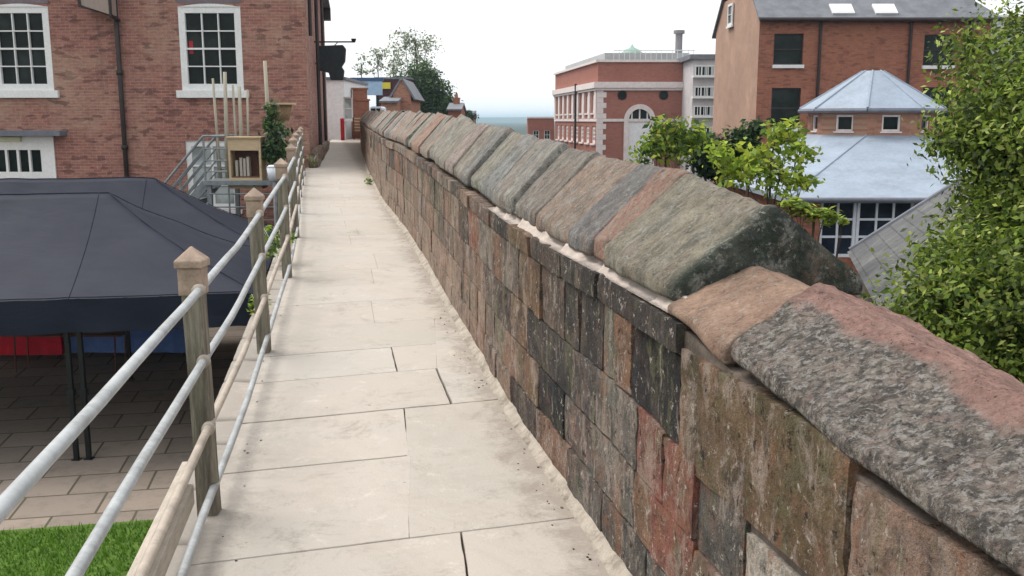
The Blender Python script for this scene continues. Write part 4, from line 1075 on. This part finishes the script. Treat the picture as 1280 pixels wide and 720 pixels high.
for cx in (qx(778),qx(830)):
    m=MB(); zc=LOW+qz(119); r0=.34
    vs=[];fs=[];K=20
    for k in range(K):
        a=2*math.pi*k/K
        for r_ in (r0*.86,r0): vs.append((Q.x+cx+r_*math.cos(a),69.96,zc+r_*math.sin(a)))
    for k in range(K): j=(k+1)%K; fs.append((k*2,k*2+1,j*2+1,j*2))
    n0=len(vs); 
    for k in range(K):
        a=2*math.pi*k/K; vs.append((Q.x+cx+r0*math.cos(a),70.03,zc+r0*math.sin(a)))
    for k in range(K): j=(k+1)%K; fs.append((k*2+1,n0+k,n0+j,j*2+1))
    m.add(vs,fs); rw=m.build('round_window',M['maroon'],hall)
    m=MB(); m.tube([(Q.x+cx,69.975,zc),(Q.x+cx,70.1,zc)],r0*.87,20); m.build('pane',M['glass'],rw)
    m=MB(); m.box((Q.x+cx-.32,70.105,zc-.32),(Q.x+cx+.32,70.12,zc+.32)); m.build('lining',M['maroon'],rw)
# arch
a0,a1,b0,b1=front[2]; cx=(a0+a1)/2; ro=(a1-a0)/2; spring=LOW+qz(150)
m=MB(); vs=[];fs=[];K=16
for k in range(K+1):
    a=math.pi*k/K
    for y in (69.85,70.1):
        for r_ in (ro-.22,ro+.12): vs.append((Q.x+cx-r_*math.cos(a),y,spring+r_*math.sin(a)))
for k in range(K): i=k*4; j=i+4; fs+=[(i,i+1,j+1,j),(i+1,i+3,j+3,j+1),(i,j,j+2,i+2)]
m.add(vs,fs); m.box((Q.x+a0-.12,69.85,LOW),(Q.x+a0+.2,70.1,spring)); m.box((Q.x+a1-.2,69.85,LOW),(Q.x+a1+.12,70.1,spring)); 
dr=m.build('arched_doorway',M['stone_trim'],hall)
m=MB(); m.box((Q.x+a0+.2,70.02,LOW),(Q.x+a1-.2,70.08,spring-.05)); m.build('door',M['render_white'],dr)
m=MB(); vs=[(Q.x+cx,70.05,spring)]; K=16
for k in range(K+1): a=math.pi*k/K; vs.append((Q.x+cx-(ro-.2)*math.cos(a),70.05,spring+(ro-.2)*math.sin(a)))
m.add(vs,[(0,k+2,k+1) for k in range(K)]); m.build('fanlight',M['glass'],dr)
for t in (.0,.55,-.55):
    m=MB(); m.box((Q.x+cx+t-.05,69.98,spring-.05),(Q.x+cx+t+.05,70.04,spring+.75*(1-abs(t)*.5)))
    m.build('glazing_bar',M['white_paint'],dr)
# brick spandrels close the square hole round the arch
m=MB(); top=LOW+qz(132)
for sgn in (-1,1):
    vs=[];fs=[];K=10
    for k in range(K+1):
        a=math.pi/2*k/K; x=Q.x+cx+sgn*(ro+.02)*math.cos(a); z=spring+(ro+.02)*math.sin(a)
        vs+=[(x,69.995,z),(x,69.995,max(top,z)+.02)]
    for k in range(K): fs.append((k*2,k*2+1,k*2+3,k*2+2))
    m=MB(); m.add(vs,fs); m.build('spandrel',M['brick_rose'],hall)
# quoins, cornices, string course
m=MB()
for cxq,s_ in ((0,1),(QL,-1)):
    z=0;k=0;m=MB()
    while z<qz(113)-.1:
        w_=.62 if k%2 else .40
        x0_=Q.x+cxq+(-.06 if s_>0 else -w_); x1_=Q.x+cxq+(w_ if s_>0 else .06)
        m.box((x0_,69.93,LOW+z+.01),(x1_,70.05,LOW+z+.37)); z+=.37;k+=1
    m.build('quoins',M['stone_trim'],hall)
m=MB()
def band(z0,z1,pr):
    m.box((Q.x-pr,70-pr,LOW+z0),(Q.x+QL+pr,70.02,LOW+z1))
    m.obox(S1,su,Wz,su.cross(Wz),(-.1,z0,-.02),(SLn-.004,z1,pr))
band(qz(113),qz(110),.18); band(qz(110)+.004,qz(102.5),.30); band(qz(152),qz(148.5),.08); band(QH-.12,QH+.05,.16)
m.build('cornice',M['stone_trim'],hall)
m=MB(); p=at(724,100,78); m.tube([(5.0,77.4,LOW+qz(100)),(5.0,77.4,LOW)],.09,8); m.build('drainpipe',M['pipe'],hall)
m=MB(); m.prism([(Q.x+.6,71.5),(Q.x+QL-.3,71.5),(Q.x+QL-.3,89),(4.8,89)],LOW+QH-.3,LOW+QH+.62); m.build('roof',plain('pale_grey_roof',(.50,.52,.52),.7,.1,1),hall)
m=MB()
xa=Q.x+1.2
for i in range(16): x=xa+i*.38; m.box((x-.02,71.0,LOW+QH),(x+.02,71.04,LOW+QH+.75))
m.box((xa,71.0,LOW+QH+.74),(xa+5.8,71.05,LOW+QH+.80)); m.build('roof_railing',M['white_paint'],hall)
m=MB(); c_=at(790,66,76); vs=[];fs=[]
prof=[(1.0,-.5),(1.0,0),(.85,.3),(.55,.55),(.2,.68),(.02,.95)]
m2=[(c_.x,76,c_.z-.3+h) for r_,h in prof]; m.tube(m2,[r_*.95 for r_,h in prof],16); m.build('copper_dome',M['copper'],hall,smooth=True)
m=MB(); a_=at(849,38,75); b_=at(849,75,75); m.tube([(a_.x,75,b_.z-.8),(a_.x,75,a_.z-.25)],.27,12); m.tube([(a_.x,75,a_.z-.25),(a_.x,75,a_.z)],[.42,.42],12); m.build('chimney_stack',plain('grey_flue',(.25,.24,.25),.7,.1),hall)
# flats with balconies
x0,x1,z0,z1=ur(867,74,892,200,66)
e=empty('balcony_flats',(x0,66,LOW),'grey block of flats with stacked white balconies between the hall and the gabled house','building')
wins=[(.15,x1-x0-.2,at(870,v+13,66).z-LOW,at(870,v,66).z-LOW) for v in (82,108,132,158)]
m=MB(); panel(m,Vector((x0,66,LOW)),(1,0,0),Wz,x1-x0,z1-LOW,wins,.2); panel(m,Vector((x0,74,LOW)),(0,-1,0),Wz,8,z1-LOW,[]); panel(m,Vector((x1,66,LOW)),(0,1,0),Wz,8,z1-LOW,[]);panel(m,Vector((x1,74,LOW)),(-1,0,0),Wz,x1-x0,z1-LOW,[])
m.build('wall',plain('grey_render',(.58,.55,.56),.9,.15,1),e)
m=MB(); m.box((x0-.3,65.6,z1),(x1+.1,74,z1+.3)); m.build('roof',M['slate'],e)
for w_ in wins:
    wi=window(e,Vector((x0,66,LOW)),(1,0,0),Wz,*w_,3,1,fw=.07,bar=.06,rev=.2,sill=0)
    m=MB(); zb=LOW+w_[2]
    m.box((x0-.1,65.2,zb-.12),(x1+.1,65.98,zb)); 
    for i in range(8): x=x0+.02+(x1-x0)*i/7.5; m.box((x-.02,65.22,zb),(x+.02,65.26,zb+.62))
    m.box((x0-.05,65.2,zb+.6),(x1+.05,65.28,zb+.66)); m.build('balcony',M['white_paint'],e)
# low building left of hall
x0,x1,z0,z1=ur(660,148,694,170,97)
simple_house('long_low_house','long low red brick building with pale bands left of the quoined hall',x0,x1-.1,97,104,LOW,z1,.0,'brick_rose',[(.5,1.1,4.3,5.2,2,2),(1.6,2.2,4.3,5.2,2,2)],cat='building',roofm='stone_trim')

# ------------------------------------------------------------------ big gabled house on the right
BX0,BX1,BY0,BY1=9.37,18.15,37.7,45.7; BZ=3.92
bh=empty('gabled_brick_house',(13.7,37.7,LOW),'tall red brick house with a beige rendered gable and slate roof with two skylights','house')
o=Vector((BX0,BY0,LOW))
def br(u0,v0,u1,v1): a0,a1,b0,b1=ur(u0,v0,u1,v1,BY0); return a0-BX0,a1-BX0,b0-LOW,b1-LOW
ws=[br(968,42,1003,81),br(965,110,999,160),br(1156,43,1191,82),br(1154,109,1187,160)]
m=MB(); panel(m,o,(1,0,0),Wz,BX1-BX0,BZ-LOW,ws,.16); panel(m,Vector((BX1,BY0,LOW)),(0,1,0),Wz,8,BZ-LOW,[]); panel(m,Vector((BX1,BY1,LOW)),(-1,0,0),Wz,BX1-BX0,BZ-LOW,[])
m.build('wall',M['brick_red'],bh)
m=MB(); gh=[(2.1,3.3,BZ-LOW-.2+.35,BZ-LOW+.05)]
panel(m,Vector((BX0,BY1,LOW)),(0,-1,0),Wz,8,BZ-LOW,[(0,0,0,0)][:0],.1)
ap=(BX0,(BY0+BY1)/2,BZ+3.1); m.add([(BX0,BY1,BZ),(BX0,BY0,BZ),ap],[(0,1,2)]); 
m.build('gable',M['render'],bh)
m=MB(); m.box((BX0-.03,BY0+.0,LOW),(BX0-.006,BY1,at(900,168,41).z)); m.build('gable_brick_base',M['brick_house'],bh)
p=at(908,16,BY1-3.4); window(bh,Vector((BX0,BY1,LOW)),(0,-1,0),Wz,2.7,3.6,p.z-LOW-.5,p.z-LOW+.4,1,2,fw=.1,rev=-.03,sill=.1)
for i,w_ in enumerate(ws): window(bh,o,(1,0,0),Wz,*w_,1,2,fw=.05,bar=.05,rev=.15,sill=.13,sillw=.04,fm='pipe',sm='white_paint',gm='glass')
m=MB()
def slope3(P,t=.1):
    n_=(P[1]-P[0]).cross(P[3]-P[0]).normalized()*t; m.add(P+[p+n_ for p in P],[(3,2,1,0),(4,5,6,7),(0,1,5,4),(1,2,6,5),(2,3,7,6),(3,0,4,7)])
ym=(BY0+BY1)/2; k=.3*3.1/4
slope3([Vector(q) for q in ((BX0-.12,BY0-.3,BZ-k+.02),(BX1+.2,BY0-.3,BZ-k+.02),(BX1-2.9,ym,BZ+3.12),(BX0-.12,ym,BZ+3.12))])
slope3([Vector(q) for q in ((BX1+.2,BY1+.3,BZ-k+.02),(BX0-.12,BY1+.3,BZ-k+.02),(BX0-.12,ym,BZ+3.12),(BX1-2.9,ym,BZ+3.12))])
m.add([(BX1+.2,BY0-.3,BZ-k+.1),(BX1+.2,BY1+.3,BZ-k+.1),(BX1-2.9,ym,BZ+3.2)],[(0,1,2)])
rf=m.build('roof',M['slate'],bh)
for u in (1047,1100):
    t=at(u,16,BY0+.5); zc=BZ+.42; d=Vector((0,4,3.1)).normalized(); nn=Vector((0,-3.1,4)).normalized()
    m=MB(); m.obox((t.x,BY0,BZ+.02),(1,0,0),d,nn,(-.42,-.18,.08),(.42,.45,.17)); s_=m.build('skylight',M['white_paint'],rf,bevel=.01)
    m=MB(); m.obox((t.x,BY0,BZ+.02),(1,0,0),d,nn,(-.34,-.11,.171),(.34,.38,.178)); m.build('pane',plain('skylight_glass',(.75,.78,.82),.1,.03,1,.0,.8),s_)
m=MB(); m.tube([(BX0-.1,BY0-.36,BZ-k+.02),(BX1+.2,BY0-.36,BZ-k+.02)],.07,8); m.build('gutter',M['pipe'],bh)
m=MB()
for u,v1 in ((1139,150),(1213,150),(1026,165)):
    m=MB(); t=at(u,25,BY0); m.tube([(t.x,BY0-.08,BZ),(t.x,BY0-.08,at(u,v1,BY0).z-3)],.06,8); m.build('drainpipe',M['pipe'],bh)
m=MB(); t=at(1201,10,41.7); m.box((t.x-.35,41.2,BZ+.2),(t.x+.35,42.2,BZ+4.6)); m.box((t.x-.4,41.1,BZ+4.6),(t.x+.4,42.3,BZ+4.75)); m.build('chimney',M['brick_red'],rf)
m=MB(); m.box((BX0+.0,43.2,BZ+1.2),(BX0+.7,44.2,BZ+4.8)); m.build('chimney',M['brick_red'],rf)
# neighbour far right
simple_house('yellow_brick_house','pale house showing behind the big tree right of the gabled house',19.6,26,44,52,LOW,2.6,2.2,'brick_pale',[(1.2,2.0,5.5,7,1,2)])

# ------------------------------------------------------------------ lead roofed pavilion
pv=empty('lead_roofed_pavilion',(9.3,23,LOW),'pavilion with a pale blue lead roof, brick lantern storey and a glazed window grid','building')
EZ=-1.66; X0,X1,Y0,Y1=6.0,12.9,21.0,30.5; CX,CY,CR=9.72,26.6,1.50
p=[]
oct_=[(CX+CR*math.cos(R(22.5+45*k))/math.cos(R(22.5)),CY+CR*math.sin(R(22.5+45*k))/math.cos(R(22.5))) for k in range(8)]
zt=-.39
m=MB(); o=Vector((X0+.3,Y0+.35,LOW)); Lw=X1-X0-.6
gridw=(at(1027,250,Y0+.35).x-o.x,at(1145,250,Y0+.35).x-o.x,at(1080,322,Y0+.35).z-LOW,EZ-.06-LOW)
panel(m,o,(1,0,0),Wz,Lw,EZ-LOW,[gridw,(gridw[1]+.5,gridw[1]+2.2,gridw[2],gridw[3])],.15)
panel(m,Vector((X1-.3,Y0+.35,LOW)),(0,1,0),Wz,Y1-Y0-.65,EZ-LOW,[]);panel(m,Vector((X1-.3,Y1-.3,LOW)),(-1,0,0),Wz,Lw,EZ-LOW,[]);panel(m,Vector((X0+.3,Y1-.3,LOW)),(0,-1,0),Wz,Y1-Y0-.65,EZ-LOW,[])
m.build('wall',M['brick_red'],pv)
ga,gb=gridw[0],gridw[1]; mid_=(at(1071,280,Y0+.35).x-o.x)
window(pv,o,(1,0,0),Wz,ga,mid_,gridw[2],gridw[3],2,3,fw=.07,bar=.05,rev=.12,sill=0,gm='glass_blue',fm='white_plastic')
window(pv,o,(1,0,0),Wz,mid_+.01,gb,gridw[2],gridw[3],3,3,fw=.07,bar=.05,rev=.12,sill=.08,gm='glass_blue',fm='white_plastic')
window(pv,o,(1,0,0),Wz,gb+.5,gb+2.2,gridw[2],gridw[3],3,3,fw=.07,bar=.05,rev=.12,sill=.08,gm='glass_blue',fm='white_plastic')
# skirt roof
m=MB(); E=[(X0,Y0,EZ),(X1,Y0,EZ),(X1,Y1,EZ),(X0,Y1,EZ)]
T8=[(x,y,zt) for x,y in oct_]  # k=0 at 22.5deg (E-N)
vs=E+T8+[(x,y,z-.12) for x,y,z in E]
# octagon indices 4..11: angles 22.5,67.5,112.5,157.5,202.5,247.5,292.5,337.5
fs=[(0,1,10,9),(1,2,4,11),(2,3,6,5),(3,0,8,7),(0,9,8),(1,11,10),(2,5,4),(3,7,6),(12,15,14,13),(0,12,13,1),(1,13,14,2),(2,14,15,3),(3,15,12,0)]
m.add(vs,fs)
rf=m.build('skirt_roof',M['lead'],pv)
m=MB()
for a,b in ((0,9),(1,10)): m.tube([Vector(vs[a])+Vector((0,0,.01)),Vector(vs[b])+Vector((0,0,.01))],.022,6)
m.build('hip_rolls',M['lead'],rf)
m=MB(); m.tube([(X0-.05,Y0-.06,EZ-.05),(X1,Y0-.06,EZ-.05)],.05,8); m.build('gutter',M['lead_grey'],pv)
# lantern
m=MB(); lz1=.27
for k in range(8):
    a,b=oct_[k],oct_[(k+1)%8]; L_=(Vector(b)-Vector(a)).length; uu=(Vector((*b,0))-Vector((*a,0))).normalized()
    panel(m,Vector((*a,zt-.3)),uu,Wz,L_,lz1-zt+.3,[(L_/2-.24,L_/2+.24,.40,.82)],.1)
m.build('lantern_wall',M['brick_pale'],pv)
for k in range(8):
    a,b=oct_[k],oct_[(k+1)%8]; L_=(Vector(b)-Vector(a)).length; uu=(Vector((*b,0))-Vector((*a,0))).normalized()
    window(pv,Vector((*a,zt-.3)),uu,Wz,L_/2-.24,L_/2+.24,.40,.82,1,1,fw=.05,rev=.09,sill=.04,silld=.03,sillw=.04,fm='stone_trim')
m=MB(); k_=(CR+.22)/CR; ov=[(CX+(x-CX)*k_,CY+(y-CY)*k_) for x,y in oct_]
tp=[(CX+(x-CX)*.16,CY+(y-CY)*.16,1.30) for x,y in oct_]
m.add([(x,y,lz1+.03) for x,y in ov]+tp+[(x,y,lz1-.06) for x,y in ov],[(k,(k+1)%8,(k+1)%8+8,k+8) for k in range(8)]+[tuple(range(8,16)),tuple(range(23,15,-1))]+[(16+k,16+(k+1)%8,(k+1)%8,k) for k in range(8)])
rf=m.build('lantern_roof',M['lead'],pv)
m=MB()
for k in range(8): m.tube([(ov[k][0],ov[k][1],lz1+.04),tp[k]],.03,6)
m.build('hip_rolls',M['lead'],rf)
m=MB()
for k in range(8): m.tube([(ov[k][0],ov[k][1],lz1-.03),(ov[(k+1)%8][0],ov[(k+1)%8][1],lz1-.03)],.06,6)
m.build('gutter',M['lead_grey'],pv)

# ------------------------------------------------------------------ slate shed behind the wall
A=Vector((5.05,14.3,-2.0)); Cc=Vector((3.55,8.75,-2.0)); ed=(A-Cc).normalized(); pd=Vector((ed.y,-ed.x,0)) 
e=empty('stone_shed',((A.x+Cc.x)/2+1,(A.y+Cc.y)/2,LOW),'grey slate roofed shed partly hidden by the tree below the pavilion','shed')
rd=2.2; rise=1.62
r1=A+pd*rd+Vector((0,0,rise)); r0=Cc+pd*rd+Vector((0,0,rise)); A2=A+pd*rd*2; C2=Cc+pd*rd*2
m=MB(); i_=.12
def dn(q,z=LOW): return Vector((q.x,q.y,z))
a_,b_,c_,d_=[q+Vector((0,0,-.12)) for q in (A+pd*i_-ed*i_,Cc+pd*i_+ed*i_,C2-pd*i_+ed*i_,A2-pd*i_-ed*i_)]
g0=r0+ed*i_-Vector((0,0,.1)); g1=r1-ed*i_-Vector((0,0,.1))
m.add([dn(b_),dn(a_),a_,b_,dn(c_),dn(d_),d_,c_,g0,g1],[(1,0,3,2),(4,5,6,7),(0,4,7,8,3),(5,1,2,9,6)]); m.build('wall',M['mortar_dark'],e)
m=MB()
def sl(P,t=.07):
    n_=(P[1]-P[0]).cross(P[3]-P[0]).normalized(); 
    if n_.z<0: n_=-n_
    n_*=t; m.add(P+[q+n_ for q in P],[(3,2,1,0),(4,5,6,7),(0,1,5,4),(1,2,6,5),(2,3,7,6),(3,0,4,7)])
sl([Cc,A,r1,r0]); sl([A2,C2,r0,r1]); 
def slate_rows():
    mt,nt=newmat('old_grey_slates'); g_=N(nt,'ShaderNodeTexCoord'); 
    mp_=N(nt,'ShaderNodeMapping',ins={'Vector':coords(nt),'Rotation':(0,0,R(-75))}).outputs[0]
    b=N(nt,'ShaderNodeTexBrick',offset=.5,ins={'Vector':mp_,'Color1':(.12,.12,.125,1),'Color2':(.085,.088,.095,1),'Mortar':(.06,.06,.06,1),'Scale':1,'Mortar Size':.008,'Brick Width':.28,'Row Height':.17})
    n_=noi(nt,coords(nt),3,8,.75); c=mixc(nt,ramp(nt,n_,[(.5,0),(.7,.6)]),b.outputs[0],(.24,.25,.22)); n2=noi(nt,coords(nt),14,6,.7)
    c=mixc(nt,ramp(nt,n2,[(.5,0),(.7,.5)]),c,(.08,.08,.075))
    h=N(nt,'ShaderNodeMath',operation='SUBTRACT',ins={0:n2,1:b.outputs[1]}).outputs[0]; finish(nt,c,.75,h,.6,.015,.3); return mt
rf=m.build('roof',slate_rows(),e)
m=MB(); v0=A+Vector((0,0,.08)); m.tube([v0,r1+Vector((0,0,.08))],.05,8); m.tube([r0+Vector((0,0,.08)),r1+Vector((0,0,.08))],.07,8); m.build('verge',M['lead_grey'],rf)

# more bits of life: dry leaves and grit along the foot of the parapet
m=MB(); r_=random.Random(77)
for i in range(240):
    s=1.5+r_.random()**1.6*16; side_=r_.random()
    a=-(.06+abs(r_.gauss(0,.05))) if side_<.75 else -(1.40+r_.gauss(0,.05))
    q=W(s,a,.003); z=r_.uniform(.002,.006); th=r_.uniform(0,6.28); P=[]
    for k in range(5): t=th+k*1.2566; P.append((q.x+math.cos(t)*z*r_.uniform(.6,1.4),q.y+math.sin(t)*z*r_.uniform(.6,1.4)))
    n0=[(x,y,gz(y)+.0005) for x,y in P]+[(x,y,gz(y)+z*.7) for x,y in P]
    m.add(n0,[(5,6,7,8,9)]+[(k,(k+1)%5,(k+1)%5+5,k+5) for k in range(5)],r_.choice([(.09,.06,.04),(.05,.045,.03),(.16,.11,.07),(.28,.22,.17)]))
tag(m.build('grit_and_leaf_litter',M['leaf']),'dark grit and leaf litter scattered along the edges of the path','litter',kind='stuff')

# ------------------------------------------------------------------ haze
HAZE=True
if HAZE:
    m=MB(); m.box((-6200,-3200,LOW-1.5),(6200,7200,24)); 
    mt,nt=newmat('thin_haze'); pv_=N(nt,'ShaderNodeVolumePrincipled',ins={'Color':(.62,.84,1,1),'Density':.00038,'Anisotropy':.2}); o_=N(nt,'ShaderNodeOutputMaterial'); nt.links.new(pv_.outputs[0],o_.inputs['Volume'])
    tag(m.build('haze',mt),kind='stuff')

# ------------------------------------------------------------------ light
SUN_EL=R(58); SUN_AZ=R(-62)     # azimuth from +Y towards +X
w=bpy.data.worlds.new('World'); sc.world=w; w.use_nodes=True; nt=w.node_tree; nt.nodes.clear()
sky=N(nt,'ShaderNodeTexSky',sky_type='NISHITA',sun_disc=False,sun_elevation=SUN_EL,sun_rotation=SUN_AZ,air_density=1.0,dust_density=4.0,ozone_density=1.0)
tc=N(nt,'ShaderNodeTexCoord'); nz=noi(nt,tc.outputs['Generated'],1.6,4,.5)
cloud=mixc(nt,ramp(nt,nz,[(.35,0),(.7,1)]),(6.6,6.65,6.7),(7.2,7.2,7.2))
c=mixc(nt,.88,sky.outputs[0],cloud)
bg=N(nt,'ShaderNodeBackground',ins={'Color':c,'Strength':.1}); ow=N(nt,'ShaderNodeOutputWorld'); nt.links.new(bg.outputs[0],ow.inputs[0])
sl_=bpy.data.lights.new('sun','SUN'); sl_.energy=1.5; sl_.angle=R(32); sl_.color=(1,.95,.88)
so=bpy.data.objects.new('sun',sl_); COL.objects.link(so)
dv=Vector((math.sin(SUN_AZ)*math.cos(SUN_EL),math.cos(SUN_AZ)*math.cos(SUN_EL),math.sin(SUN_EL)))
so.rotation_euler=dv.to_track_quat('Z','Y').to_euler()
sc.view_settings.view_transform='Standard'; sc.view_settings.look='None'; sc.view_settings.gamma=1; sc.view_settings.exposure=.95
sc.view_settings.use_curve_mapping=False
sc.render.engine='CYCLES'
sc.cycles.max_bounces=6; sc.cycles.volume_bounces=0
